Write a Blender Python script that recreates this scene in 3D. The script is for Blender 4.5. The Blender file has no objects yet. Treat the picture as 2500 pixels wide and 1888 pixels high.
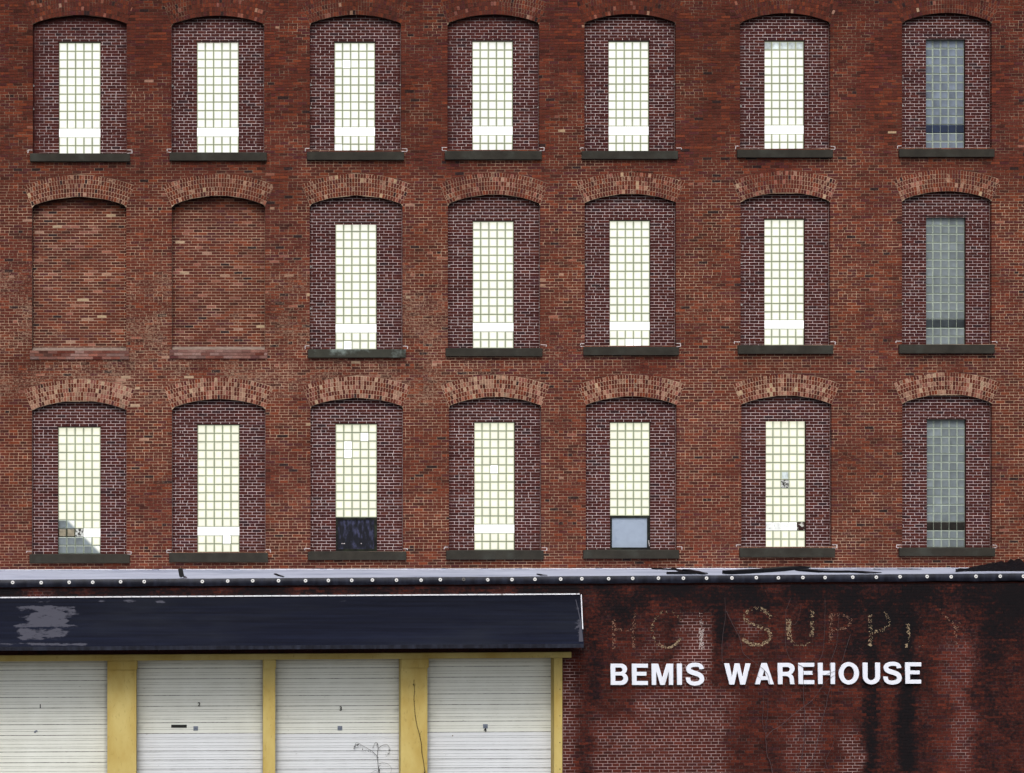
import bpy, bmesh, math, random
from mathutils import Vector, Matrix, noise as mn

# ------------------------------------------------------------------ camera, sky, sun, exposure
SC = bpy.context.scene
COL = SC.collection
F = 4841.0            # focal length in photograph pixels (2500 wide)
X0, Y0 = 500.0, 1020.0
CZ = 8.48
D = 47.0
cam_d = bpy.data.cameras.new("camera")
cam_d.sensor_width = 36.0
cam_d.lens = F / 2500.0 * 36.0
cam_d.shift_x = (1250 - X0) / 2500.0
cam_d.shift_y = (Y0 - 944) / 2500.0
cam_d.clip_end = 3000
cam = bpy.data.objects.new("camera", cam_d)
cam.location = (0, -D, CZ)
cam.rotation_euler = (math.radians(90), 0, 0)
COL.objects.link(cam)
SC.camera = cam

SUN_EL, SUN_AZ = math.radians(52), math.radians(190)   # azimuth from north (+Y), clockwise
w = bpy.data.worlds.new("World"); SC.world = w; w.use_nodes = True
nt = w.node_tree; nt.nodes.clear()
sky = nt.nodes.new("ShaderNodeTexSky"); sky.sky_type = 'NISHITA'; sky.sun_disc = False
sky.sun_elevation = SUN_EL; sky.sun_rotation = SUN_AZ
sky.air_density = 1.0; sky.dust_density = 3.5; sky.ozone_density = 1.0
hs = nt.nodes.new("ShaderNodeHueSaturation"); hs.inputs['Saturation'].default_value = 0.42
bg = nt.nodes.new("ShaderNodeBackground"); bg.inputs['Strength'].default_value = 0.15
wo = nt.nodes.new("ShaderNodeOutputWorld")
tc = nt.nodes.new("ShaderNodeTexCoord"); sp_ = nt.nodes.new("ShaderNodeSeparateXYZ"); mr = nt.nodes.new("ShaderNodeMapRange")   # overcast sky: three times brighter overhead than at the horizon
mr.inputs[1].default_value = 0; mr.inputs[2].default_value = 1; mr.inputs[3].default_value = .78; mr.inputs[4].default_value = 1.75
mx = nt.nodes.new("ShaderNodeMix"); mx.data_type = 'RGBA'; mx.blend_type = 'MULTIPLY'; mx.inputs[0].default_value = 1
nt.links.new(tc.outputs['Generated'], sp_.inputs[0]); nt.links.new(sp_.outputs[2], mr.inputs[0])
nt.links.new(sky.outputs[0], hs.inputs['Color']); nt.links.new(hs.outputs[0], mx.inputs[6]); nt.links.new(mr.outputs[0], mx.inputs[7]); nt.links.new(mx.outputs[2], bg.inputs['Color'])
nt.links.new(bg.outputs[0], wo.inputs['Surface'])
sd = bpy.data.lights.new("sun", 'SUN'); sd.energy = 1.4; sd.angle = math.radians(18); sd.color = (1.0, 0.97, 0.93)
so = bpy.data.objects.new("sun", sd); COL.objects.link(so)
sdir = Vector((math.sin(SUN_AZ) * math.cos(SUN_EL), math.cos(SUN_AZ) * math.cos(SUN_EL), math.sin(SUN_EL)))
so.rotation_euler = (-sdir).to_track_quat('-Z', 'Y').to_euler(); so.location = (0, -20, 40)
SC.view_settings.view_transform = 'Standard'; SC.view_settings.look = 'None'
SC.view_settings.exposure = 0.08; SC.view_settings.gamma = 1.0
SC.view_settings.use_curve_mapping = False

R = random.Random(7)
YW, YA = 0.0, -3.0         # front plane of the upper wall, front plane of the dock building

def at(px, py, Y):
    s = F / (D + Y)
    return Vector(((px - X0) / s, Y, CZ - (py - Y0) / s))
def S(r, g, b):
    def f(c):
        c /= 255.0
        return c / 12.92 if c <= .04045 else ((c + .055) / 1.055) ** 2.4
    return (f(r), f(g), f(b))
def lerp(a, b, t): return tuple(x + (y - x) * t for x, y in zip(a, b))
def cl(x, a=0., b=1.): return a if x < a else b if x > b else x
def sst(a, b, x):
    t = cl((x - a) / (b - a)); return t * t * (3 - 2 * t)
def nz(x, y, s, o=0.): return mn.noise(Vector((x / s, y / s, o)))

# ------------------------------------------------------------------ object helpers
def link(o, parent=None):
    COL.objects.link(o)
    if parent is not None: o.parent = parent
    return o
def tag(o, label=None, cat=None, group=None, kind=None):
    if label: o['label'] = label
    if cat: o['category'] = cat
    if group: o['group'] = group
    if kind: o['kind'] = kind
    return o
def empty(name, loc=(0, 0, 0)):
    o = bpy.data.objects.new(name, None); o.location = loc; o.empty_display_size = .3
    return link(o)
class MB:
    """collects vertices, faces and a colour per vertex, built as ONE mesh object"""
    def __init__(s): s.v = []; s.f = []; s.c = []; s.mi = []
    def quad(s, pts, col=(1, 1, 1, 0), cols=None, mi=0):
        n = len(s.v); s.v += [tuple(p) for p in pts]
        s.f.append(tuple(range(n, n + len(pts)))); s.c += (cols if cols else [col] * len(pts)); s.mi.append(mi)
    def prism(s, front, Y1, col=(1, 1, 1, 0), cols=None, back=True, mi=0):
        """front: points of the front face, counter-clockwise seen from the camera; extruded back to depth Y1"""
        n = len(s.v); k = len(front)
        s.v += [tuple(p) for p in front] + [(p[0], Y1, p[2]) for p in front]
        s.c += (cols * 2 if cols else [col] * (2 * k))
        s.f.append(tuple(range(n, n + k))); s.mi.append(mi)
        if back: s.f.append(tuple(range(n + 2 * k - 1, n + k - 1, -1))); s.mi.append(mi)
        for i in range(k):
            j = (i + 1) % k
            s.f.append((n + i, n + k + i, n + k + j, n + j)); s.mi.append(mi)
    def box(s, a, b, col=(1, 1, 1, 0), mi=0):
        x0, y0, z0 = a; x1, y1, z1 = b
        s.prism([(x0, y0, z0), (x1, y0, z0), (x1, y0, z1), (x0, y0, z1)], y1, col, mi=mi)
    def tube(s, pts, rad, n=5, col=(1, 1, 1, 0)):
        rings = []
        for i, p in enumerate(pts):
            p = Vector(p); t = (Vector(pts[min(i + 1, len(pts) - 1)]) - Vector(pts[max(i - 1, 0)])).normalized()
            u = t.cross(Vector((0, 1, 0)));
            if u.length < 1e-4: u = Vector((1, 0, 0))
            u.normalize(); v = t.cross(u).normalized()
            r = rad(i) if callable(rad) else rad
            b = len(s.v)
            for k in range(n):
                a = 2 * math.pi * k / n
                s.v.append(tuple(p + u * (math.cos(a) * r) + v * (math.sin(a) * r))); s.c.append(col)
            rings.append(b)
        for a, b in zip(rings, rings[1:]):
            for k in range(n):
                s.f.append((a + k, a + (k + 1) % n, b + (k + 1) % n, b + k)); s.mi.append(0)
        s.f.append(tuple(rings[0] + k for k in range(n - 1, -1, -1))); s.mi.append(0)
        s.f.append(tuple(rings[-1] + k for k in range(n))); s.mi.append(0)
    def mesh(s, name, mats):
        me = bpy.data.meshes.new(name); me.from_pydata(s.v, [], s.f)
        for m in (mats if isinstance(mats, (list, tuple)) else [mats]): me.materials.append(m)
        if any(s.mi): me.polygons.foreach_set('material_index', s.mi)
        at_ = me.color_attributes.new('Col', 'FLOAT_COLOR', 'POINT')
        flat = []
        for c in s.c: flat += (list(c) + [0.0])[:4]
        at_.data.foreach_set('color', flat)
        me.update(); return me
    def build(s, name, mats, parent=None, kind=None, label=None):
        o = bpy.data.objects.new(name, s.mesh(name, mats))
        link(o, parent); tag(o, label, kind=kind); return o

# ------------------------------------------------------------------ materials
def new_mat(name):
    m = bpy.data.materials.new(name); m.use_nodes = True
    n = m.node_tree; b = n.nodes['Principled BSDF']; b.inputs['Specular IOR Level'].default_value = .25
    return m, n, b
def N(nt, typ, **kw):
    n = nt.nodes.new(typ)
    for k, v in kw.items(): setattr(n, k, v)
    return n
def pos_noise(nt, scale, detail=3, stretch=(1, 1, 1), rough=.55):
    g = N(nt, 'ShaderNodeNewGeometry'); mp = N(nt, 'ShaderNodeMapping'); mp.inputs['Scale'].default_value = stretch
    t = N(nt, 'ShaderNodeTexNoise'); t.inputs['Scale'].default_value = scale; t.inputs['Detail'].default_value = detail
    t.inputs['Roughness'].default_value = rough
    nt.links.new(g.outputs['Position'], mp.inputs[0]); nt.links.new(mp.outputs[0], t.inputs['Vector']); return t.outputs['Fac']
def rng(nt, src, a, b, c, d, smooth=False):
    m = N(nt, 'ShaderNodeMapRange'); m.clamp = True
    if smooth: m.interpolation_type = 'SMOOTHSTEP'
    for i, v in enumerate((a, b, c, d)): m.inputs[1 + i].default_value = v
    nt.links.new(src, m.inputs[0]); return m.outputs[0]
def mth(nt, op, a, b):
    m = N(nt, 'ShaderNodeMath', operation=op)
    for i, v in enumerate((a, b)):
        if isinstance(v, (int, float)): m.inputs[i].default_value = v
        else: nt.links.new(v, m.inputs[i])
    return m.outputs[0]
def mixc(nt, fac, a, b, blend='MIX'):
    m = N(nt, 'ShaderNodeMix', data_type='RGBA', blend_type=blend)
    for i, v in ((0, fac), (6, a), (7, b)):
        if isinstance(v, (int, float)): m.inputs[i].default_value = v
        elif isinstance(v, tuple): m.inputs[i].default_value = v + (1,) if len(v) == 3 else v
        else: nt.links.new(v, m.inputs[i])
    return m.outputs[2]
def bump(nt, b, h, strength=.4, dist=.004):
    n = N(nt, 'ShaderNodeBump'); n.inputs['Strength'].default_value = strength; n.inputs['Distance'].default_value = dist
    nt.links.new(h, n.inputs['Height']); nt.links.new(n.outputs[0], b.inputs['Normal'])
def grey(nt, v):
    c = N(nt, 'ShaderNodeCombineColor'); [nt.links.new(v, c.inputs[i]) for i in range(3)]; return c.outputs[0]

def masonry(name, use_obj, lo=.72, hi=1.28, soot=True, rough=.9):
    m, n, b = new_mat(name)
    if use_obj:
        s = N(n, 'ShaderNodeObjectInfo'); col, al = s.outputs['Color'], s.outputs['Alpha']
    else:
        s = N(n, 'ShaderNodeAttribute'); s.attribute_name = 'Col'; col, al = s.outputs['Color'], s.outputs['Alpha']
    fine = pos_noise(n, 38, 4); mid = pos_noise(n, 9, 3, (1, 1, 1.6))
    k = mth(n, 'MULTIPLY', rng(n, fine, .3, .7, lo, hi), rng(n, mid, .3, .7, .86, 1.14))
    c = mixc(n, 1.0, col, grey(n, k), 'MULTIPLY')
    if soot:
        bl = pos_noise(n, 16, 5, (1, 1, 1.5), .72)
        fb = rng(n, mth(n, 'SUBTRACT', mth(n, 'MULTIPLY', bl, 1.0), mth(n, 'MULTIPLY', mth(n, 'MINIMUM', al, 0.0), .6)), .60, .74, 0, .62, True)
        c = mixc(n, fb, c, mixc(n, pos_noise(n, 5, 2), S(144, 100, 84), S(170, 148, 124)))
        dn = pos_noise(n, 13, 5, (1, 1, 1.25), .7); d2 = pos_noise(n, 2.6, 3, (1, 1, .6), .6)
        f = rng(n, mth(n, 'ADD', mth(n, 'MAXIMUM', al, 0.0), mth(n, 'ADD', mth(n, 'MULTIPLY', mth(n, 'SUBTRACT', dn, .5), 1.35), mth(n, 'MULTIPLY', mth(n, 'SUBTRACT', d2, .5), .5))), .14, .80, 0, .97, True)
        f = mth(n, 'MULTIPLY', f, rng(n, al, 0, .06, 0, 1))
        c = mixc(n, f, c, (.0075, .0072, .0085))
    n.links.new(c, b.inputs['Base Color']); b.inputs['Roughness'].default_value = rough
    b.inputs['Specular IOR Level'].default_value = .07
    bump(n, b, fine, .5, .003)
    return m
M = {}
M['brick'] = masonry('brick_clay', False)
M['brick_piece'] = masonry('brick_clay_single', True)
M['mortar'] = masonry('mortar', False, .8, 1.2)
def plain(name, col, rough=.7, var=.12, scale=6, spec=.25, metal=0, stretch=(1, 1, 1), bmp=0, col2=None, lo=.4, hi=.62):
    m, n, b = new_mat(name)
    f = pos_noise(n, scale, 4, stretch)
    k = rng(n, f, .25, .75, 1 - var, 1 + var)
    c = mixc(n, 1.0, col, grey(n, k), 'MULTIPLY')
    if col2:
        f2 = pos_noise(n, scale * .45, 5, stretch, .6); c = mixc(n, rng(n, f2, lo, hi, 0, 1, True), c, col2)
    n.links.new(c, b.inputs['Base Color']); b.inputs['Roughness'].default_value = rough
    b.inputs['Specular IOR Level'].default_value = spec; b.inputs['Metallic'].default_value = metal
    if bmp: bump(n, b, pos_noise(n, scale * 5, 3, stretch), bmp, .004)
    return m
M['sill'] = plain('green_grey_stone', S(44, 41, 35), .85, .3, 4, bmp=.3, col2=S(58, 59, 53), lo=.48, hi=.78)
M['sill_pale'] = plain('green_grey_stone_streaked', S(52, 52, 45), .85, .3, 4, col2=S(120, 130, 125), lo=.52, hi=.7)
M['white_mortar'] = plain('white_patch_mortar', S(196, 186, 186), .9, .25, 30)
M['grey_mortar'] = plain('grey_patch_mortar', S(150, 146, 142), .9, .3, 25)
M['grout_lit'] = plain('grout_backlit_tone', S(92, 100, 78), .8, .2, 20)  # same grout, coloured darker for its contrast with backlit blocks
M['grout_pale'] = plain('grout_unlit_tone', S(170, 180, 164), .8, .2, 20)  # same grout, coloured paler where the blocks are unlit
M['grout_white'] = plain('white_grout', S(215, 222, 205), .8, .1, 20)
M['black'] = plain('black_void', S(14, 13, 12), .9, .2, 5)
M['letter'] = plain('white_letter_enamel', S(222, 225, 235), .5, .04, 3, spec=.3, stretch=(3, 1, .6), col2=S(196, 197, 202), lo=.55, hi=.8)
M['letter_side'] = M['letter']
M['asphalt'] = plain('asphalt', (.05, .05, .052), .9, .25, 3, bmp=.5)
M['coping'] = plain('stone_coping', (.3, .28, .26), .85, .2, 3)
M['roofing'] = plain('silver_roof_membrane', S(160, 165, 181), .75, .1, 2.2, stretch=(.35, 1, 1), bmp=.8, col2=S(128, 134, 152), lo=.45, hi=.72)
M['bar'] = plain('white_metal_bar', S(222, 222, 228), .5, .1, 8, col2=S(120, 110, 108), lo=.62, hi=.72)
M['scrap'] = plain('black_roofing_scrap', S(9, 10, 15), .6, .3, 8, spec=.12)
M['washer'] = plain('pale_washer', S(215, 214, 212), .6, .1, 40)
M['washer_old'] = plain('tarnished_washer', S(95, 92, 90), .6, .2, 40)
M['yellow'] = None
M['vine'] = plain('dry_vine_bark', S(74, 62, 64), .9, .3, 20)
M['vine_dark'] = plain('dark_vine', S(40, 36, 30), .9, .3, 20)
M['leaf_dark'] = plain('dry_dark_leaf', S(28, 24, 20), .9, .3, 20)
M['number'] = plain('black_number_vinyl', S(18, 18, 20), .5, .1, 20)
M['lock'] = plain('grey_lock_plate', S(120, 128, 142), .45, .35, 60, metal=.3)
M['slot'] = plain('dark_tape_strip', S(34, 34, 32), .6, .1, 20)
M['lamp_black'] = plain('black_lamp_housing', S(12, 12, 15), .5, .2, 20, spec=.4)
M['lamp_grey'] = plain('grey_lamp_base', S(70, 66, 74), .7, .2, 20)
M['frame_green'] = plain('weathered_green_frame', S(34, 38, 26), .7, .35, 12, col2=S(12, 12, 9), lo=.38, hi=.55)
M['strip_dark'] = plain('dark_head_strip', S(38, 26, 22), .8, .3, 10)
M['ledge'] = plain('dirty_mortar_ledge', S(118, 102, 92), .9, .3, 10)

# yellow paint: grimier in patches and along the seams
m, n, b = new_mat('yellow_paint')
f1 = pos_noise(n, 1.6, 4, (1, 1, .5)); f2 = pos_noise(n, 22, 4, (1, 1, .35))
c = mixc(n, rng(n, f1, .35, .68, 0, 1), S(194, 175, 110), S(172, 146, 76))
c = mixc(n, rng(n, f2, .6, .78, 0, .45), c, S(120, 100, 50))
n.links.new(c, b.inputs['Base Color']); b.inputs['Roughness'].default_value = .75; bump(n, b, f2, .25, .002); M['yellow'] = m

# shutter paint; vertex alpha carries shade painted into the grooves, and grime at the ends
def shutter(name, base, grime):
    m, n, b = new_mat(name)
    a = N(n, 'ShaderNodeAttribute'); a.attribute_name = 'Col'
    f1 = pos_noise(n, 2.0, 4, (1, 1, .7)); f2 = pos_noise(n, 16, 5, (.55, 1, 1.2), .7); f3 = pos_noise(n, 55, 3, (.25, 1, 1))
    c = mixc(n, rng(n, f1, .35, .7, 0, .8), base, lerp(base, grime, .22))
    c = mixc(n, rng(n, f2, .665, .75, 0, .6, True), c, S(96, 90, 72))
    g = mth(n, 'MULTIPLY', a.outputs['Alpha'], rng(n, f3, .3, .65, .5, 1.0))
    c = mixc(n, g, c, S(46, 42, 34))
    n.links.new(c, b.inputs['Base Color']); b.inputs['Roughness'].default_value = .55; b.inputs['Specular IOR Level'].default_value = .3
    return m
M['door_cream'] = shutter('cream_shutter_paint', S(220, 222, 214), S(170, 170, 152))
M['door_white'] = shutter('new_white_shutter_paint', S(214, 217, 220), S(180, 182, 182))

# awning membrane: black, with worn grey patches (vertex alpha biases them)
m, n, b = new_mat('black_awning_membrane')
a = N(n, 'ShaderNodeAttribute'); a.attribute_name = 'Col'
dn = pos_noise(n, 2.6, 8, (.55, 1, 1.9), .74); st = pos_noise(n, 7, 4, (.05, 1, 3))
f = rng(n, mth(n, 'ADD', a.outputs['Alpha'], mth(n, 'MULTIPLY', mth(n, 'SUBTRACT', dn, .5), 1.5)), .44, .56, 0, .92, True)
base = mixc(n, rng(n, st, .3, .7, 0, 1), S(6, 8, 20), S(15, 19, 34)); base = mixc(n, rng(n, pos_noise(n, .5, 4, (.4, 1, 1.6)), .42, .7, 0, .8, True), base, S(30, 33, 40))
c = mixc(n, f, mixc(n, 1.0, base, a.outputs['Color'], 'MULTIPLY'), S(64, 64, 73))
n.links.new(c, b.inputs['Base Color']); b.inputs['Roughness'].default_value = .55; b.inputs['Specular IOR Level'].default_value = .05
bump(n, b, st, .3, .01); M['awning'] = m
m, n, b = new_mat('black_edge_membrane')
st = pos_noise(n, 9, 4, (1, 1, .25)); c = mixc(n, rng(n, st, .4, .75, 0, 1), S(19, 20, 30), S(40, 43, 56))
n.links.new(c, b.inputs['Base Color']); b.inputs['Roughness'].default_value = .45; bump(n, b, pos_noise(n, 4, 3), .5, .02); M['edge'] = m

def glassm(name, col, emit, strength, var=.05, scale=3, rough=.3, blotch=None):
    m, n, b = new_mat(name)
    f = pos_noise(n, scale, 3); k = rng(n, f, .3, .7, 1 - var, 1 + var); vc = N(n, 'ShaderNodeAttribute'); vc.attribute_name = 'Col'
    oi = N(n, 'ShaderNodeObjectInfo'); k = mth(n, 'MULTIPLY', k, rng(n, oi.outputs['Random'], 0, 1, 1 - var, 1 + var))
    c = mixc(n, 1.0, col, grey(n, k), 'MULTIPLY'); e = mixc(n, 1.0, emit, grey(n, k), 'MULTIPLY')
    if blotch:
        q = rng(n, pos_noise(n, blotch[0], 4, (1, 1, 1), .7), blotch[1], blotch[2], 0, 1, True)
        e = mixc(n, q, e, blotch[3]); c = mixc(n, q, c, blotch[4])
    if name == 'half_lit_glass':
        q = rng(n, vc.outputs['Alpha'], .35, .8, 0, 1, True); e = mixc(n, q, (0, 0, 0), e); c = mixc(n, q, c, (.2, .2, .2))
    else:
        e = mixc(n, 1.0, e, vc.outputs['Color'], 'MULTIPLY'); c = mixc(n, 1.0, c, vc.outputs['Color'], 'MULTIPLY')
    n.links.new(c, b.inputs['Base Color']); b.inputs['Roughness'].default_value = rough; b.inputs['Specular IOR Level'].default_value = .25
    n.links.new(e, b.inputs['Emission Color']); b.inputs['Emission Strength'].default_value = strength
    return m
ES = .88   # backlight of the lit glass blocks
M['lit0'] = glassm('backlit_glass_white', (.2, .2, .2), (1, 1, .93), ES, .05)
M['lit1'] = glassm('backlit_glass_cream', (.2, .2, .2), (1, 1, .86), ES * .96, .05)
M['lit2'] = glassm('backlit_glass_yellowish', (.2, .2, .2), (1, .99, .77), ES * .93, .05)
M['bright'] = glassm('clear_backlit_glass', (.3, .3, .3), (1, 1, .98), ES * 1.12, .02)
M['edge_lit'] = glassm('backlit_glass_edge', (.12, .13, .09), (.8, .85, .62), ES * .58, .1)
M['unlit'] = glassm('unlit_glass', S(108, 116, 119), (0, 0, 0), 0, .16, 6)
M['unlit_blue'] = glassm('unlit_glass_blue', S(102, 111, 123), (0, 0, 0), 0, .2, 5)
M['edge_unlit'] = glassm('unlit_glass_edge', S(148, 158, 148), (0, 0, 0), 0, .12)
M['dark_blue'] = glassm('dark_blue_glass', S(34, 44, 66), (0, 0, 0), 0, .25, 6)
M['dark_grey'] = glassm('dark_grey_glass', S(52, 58, 62), (0, 0, 0), 0, .25, 6)
M['dark_brown'] = glassm('dark_dirty_glass', S(34, 31, 28), (0, 0, 0), 0, .4, 9)
M['tan'] = glassm('dirty_tan_glass', S(140, 132, 112), (0, 0, 0), 0, .3, 12, .6)
M['broken'] = glassm('broken_glass', S(150, 150, 145), (.6, .62, .6), ES * .6, .1, 6, .5, (16, .45, .56, (0, 0, 0), S(24, 20, 16)))
M['smeared'] = glassm('smeared_glass', (.3, .3, .3), (.9, .93, .88), ES * .75, .12, 14, .5, (13, .55, .7, (.15, .16, .15), (.1, .1, .1)))
M['hole'] = glassm('holed_glass', S(52, 26, 22), (0, 0, 0), 0, .3, 9, .6, (7, .58, .62, (ES, ES, ES * .8), (.5, .5, .45)))
M['half'] = glassm('half_lit_glass', S(124, 134, 138), (1, 1, .86), ES, .05, 3, .3)
M['frosty'] = glassm('frosted_glass', S(140, 148, 148), (.6, .66, .66), ES * .7, .25, 9, .4)
M['board'] = plain('dark_shiny_board', S(17, 18, 26), .35, .5, 17, spec=.3, stretch=(1.6, 1, .6), bmp=.9, col2=S(62, 64, 90), lo=.48, hi=.72)  # second colour paints wavy highlights onto the board
M['pane'] = plain('grey_blue_pane', S(146, 158, 174), .4, .06, 6, spec=.4, col2=S(120, 132, 152), lo=.5, hi=.8)

# ------------------------------------------------------------------ measured windows: opening, sill and glass, in photograph pixels on the wall plane
# xl, xr, crown, spring, sill top, sill bottom, sill xl, sill xr, glass xl, glass xr, glass top, glass rows, row of clear blocks
WIN = {
 (0,0): (80,309.5,37,58,374.6,394.5,73,317,143.6,245,103.4,13,10), (0,1): (418.7,645,38.7,59.4,372.3,392.6,413.7,651.5,481,582.6,102.3,13,10),
 (0,2): (756.5,979.4,36.4,57.5,370.5,391,749.6,987,817,916.2,103.5,13,10), (0,3): (1092.4,1316.5,35.6,56.7,368.5,390,1086.3,1323,1153.7,1252.9,100.4,13,10),
 (0,4): (1426.8,1649.7,34.5,55.5,368.5,388.8,1421,1655.4,1486,1585.4,100.7,13,10), (0,5): (1806.7,2027.3,32.6,55.5,365.4,385,1800.6,2034.2,1866.8,1964.5,100.4,13,10),
 (0,6): (2202,2421.5,31.8,54.4,363.9,383.8,2196.2,2428.7,2260.6,2356.7,96.5,13,10),
 (1,0): (78,308.3,480.7,503,856,878,73,315,0,0,0,0,0), (1,1): (419.4,647.3,477.7,501.8,853.7,876,413.7,653,0,0,0,0,0),
 (1,2): (756.2,982.8,477.4,499.7,852.8,873.6,751.7,990.8,819.5,919.9,544.5,15,12), (1,3): (1093.5,1319,475,498,850,870.5,1088.4,1324.6,1154.8,1255,540.5,15,12),
 (1,4): (1427.5,1650.5,473.4,494.5,846.8,868,1425.2,1658,1488.8,1588,539,15,12), (1,5): (1807.9,2027,470.4,491.5,843,864.6,1802.7,2034.4,1866.5,1965,536,15,12),
 (1,6): (2202,2421,467.3,488.4,841.5,863.5,2196,2428.8,2261,2358,529.4,15,12),
 (2,0): (78,308.7,978.5,1001,1353.9,1375.3,71.6,316.8,141.7,245,1043.6,15,12), (2,1): (419.8,648,974.7,995.8,1350.4,1373,412.5,654.2,482.2,584.5,1037.9,15,12),
 (2,2): (758,984,972,992.7,1347.4,1368,751.9,992.4,819.7,920.8,1036,11,99), (2,3): (1096.2,1321.4,969,990.8,1344.7,1366.9,1090,1327.5,1158.3,1257,1032,15,12),
 (2,4): (1430.2,1652,967.8,988.9,1343.5,1364.6,1424.8,1658.5,1489.6,1587.6,1032,11,99), (2,5): (1809.8,2030.4,965.9,987.3,1338.6,1360.8,1806.7,2039.2,1869.9,1968,1026.4,15,12),
 (2,6): (2202.8,2422.2,962.4,984.3,1338.2,1358.5,2196.2,2430,2262.9,2358.6,1024.9,15,12)}
RT = 10.6; NR = 5; THK = RT * NR
YI, YG = 0.115, 0.20       # infill face, glass face
class Op: pass
OPS = {}
for k, t in WIN.items():
    o = Op(); (o.xl, o.xr, o.crown, o.spring, o.st, o.sb, o.sxl, o.sxr, o.gl, o.gr, o.gt, o.rows, o.band) = t
    o.cx = (o.xl + o.xr) / 2; o.a = (o.xr - o.xl) / 2; h = o.spring - o.crown
    o.R = (o.a ** 2 + h ** 2) / (2 * h); o.yc = o.crown + o.R; o.th = math.asin(o.a / o.R); o.key = k
    OPS[k] = o
def hw(o, y, mode):
    """half width of what the wall leaves out at height y: 'arch' = opening and its arch ring, 'open' = the opening alone"""
    if y > o.st: return None
    if y >= o.spring: return o.a
    if mode == 'open':
        d = o.R ** 2 - (o.yc - y) ** 2
        return math.sqrt(d) if d > 0 and y < o.yc else None
    Ro = o.R + THK + .6
    if y < o.yc - Ro: return None
    if y >= o.yc - Ro * math.cos(o.th): return (o.yc - y) * math.tan(o.th) + .5
    return math.sqrt(max(0, Ro ** 2 - (o.yc - y) ** 2))
SLOPE = -0.004
def free(yt, yb, mode, XL=-350, XR=2850):
    """free stretches of a course, as (left top, left bottom, right top, right bottom, left is an opening, right is an opening)"""
    segs = []; lt = lb = XL; le = False
    for o in sorted(OPS.values(), key=lambda q: q.cx):
        dy = SLOPE * (o.cx - 1250)
        a, b = yt + dy, yb + dy; m_ = (a + b) / 2
        if hw(o, m_, mode) is None: continue
        ht, hb = hw(o, a, mode), hw(o, b, mode)
        if hb is None: hb = hw(o, m_, mode)
        if ht is None: ht = 0.
        segs.append((lt, lb, o.cx - ht, o.cx - hb, le, True)); lt, lb, le = o.cx + ht, o.cx + hb, True
    segs.append((lt, lb, XR, XR, le, False)); return segs

# ------------------------------------------------------------------ colours of the old brick
def pick(tab, r):
    for p, c in tab:
        if r < p: return c
        r -= p
    return tab[0][1]
OLD = [(.44, S(93, 46, 35)), (.20, S(84, 42, 34)), (.15, S(105, 51, 36)), (.08, S(82, 41, 39)), (.06, S(116, 57, 38)), (.055, S(70, 38, 31)), (.015, S(50, 35, 34))]
def box_(px, py, x0, x1, y0, y1, sx=22, sy=34):
    return sst(x0 - sx, x0 + sx, px) * (1 - sst(x1 - sx, x1 + sx, px)) * sst(y0 - sy, y0 + sy, py) * (1 - sst(y1 - sy, y1 + sy, py))
def paleness(px, py):
    p = .002 + .03 * max(0, nz(px, py, 120, 3.3) - .12)
    for x0, x1, y0, y1, a_ in ((1150, 1340, 680, 770, .28), (-20, 330, 900, 985, .16), (640, 760, 620, 760, .22), (830, 1100, 870, 960, .12), (980, 1100, 600, 720, .14), (1340, 1430, 1060, 1120, .12), (1270, 1420, 640, 700, .1)):
        p += a_ * box_(px, py, x0, x1, y0, y1, 20, 14) * max(0, .45 + nz(px, py, 26, 9))
    p += .035 * sst(560, 690, py) * (1 - sst(900, 990, py)) * (1 - sst(1150, 1500, px)) * max(0, .3 + nz(px, py, 60, 9))
    return cl(p, 0, .35)
OLD = [(p, (c[0] * .91, c[1] * .93, c[2] * .98)) for p, c in OLD]
PALE = [(.40, S(132, 82, 68)), (.30, S(120, 74, 64)), (.20, S(148, 112, 94)), (.10, S(162, 136, 110))]
def old_col(px, py, extra=0., dark=0., bloom=0., pk=1.):
    r = R.random()
    if R.random() < paleness(px, py) * pk + extra: c = pick(PALE, r)
    else: c = pick(OLD, r)
    k = 1.0 + .16 * nz(px, py, 170, 1.7) + .12 * nz(px, py, 45, 5.) + R.uniform(-.1, .1)
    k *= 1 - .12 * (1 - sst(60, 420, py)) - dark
    red = 1 + .06 * nz(px, py, 260, 11)
    bl = .10 * sst(430, 640, py) * (.6 + nz(px, py, 90, 71)) + .16 * sst(600, 680, py) * (1 - sst(960, 1020, py)) * (1 - sst(1000, 1500, px)) * (.7 + nz(px, py, 60, 73))
    return (c[0] * k * red, c[1] * k, c[2] * k * (1.04 if nz(px, py, 200, 21) > 0 else .96), -cl(bl + bloom, 0, .6))
MD, ML = S(64, 41, 33), S(198, 168, 142)
def mortar_f(px, py):
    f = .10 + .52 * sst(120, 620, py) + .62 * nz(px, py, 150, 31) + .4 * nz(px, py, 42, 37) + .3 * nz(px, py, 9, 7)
    return cl(f, .04, .95)
def old_mortar(px, py):
    f = mortar_f(px, py); return lerp(MD, ML, f) + (0.,)

def courses(y0, y1, pitch, jit=.12):
    y = y0
    while y < y1:
        p = pitch * (1 + R.uniform(-jit, jit) * .5); yield y, min(y + p, y1 + pitch); y += p
def cuts(a, b, L, off, jit, header):
    LL = L / 2 if header else L
    x = off - LL * math.ceil((off - a) / LL) ; out = []
    while x < b:
        xj = x + R.uniform(-jit, jit)
        if not header and R.random() < .06: xj += R.choice((-1, 1)) * L * .25
        if xj - a > 4.5 and b - xj > 4.5 and (not out or xj - out[-1] > 4): out.append(xj)
        x += LL
    return out

# ==================================================================== GROUND
g = MB(); g.quad([(-1500, -1500, 0), (1500, -1500, 0), (1500, 1500, 0), (-1500, 1500, 0)])
tag(g.build('ground', M['asphalt']), kind='structure')

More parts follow.
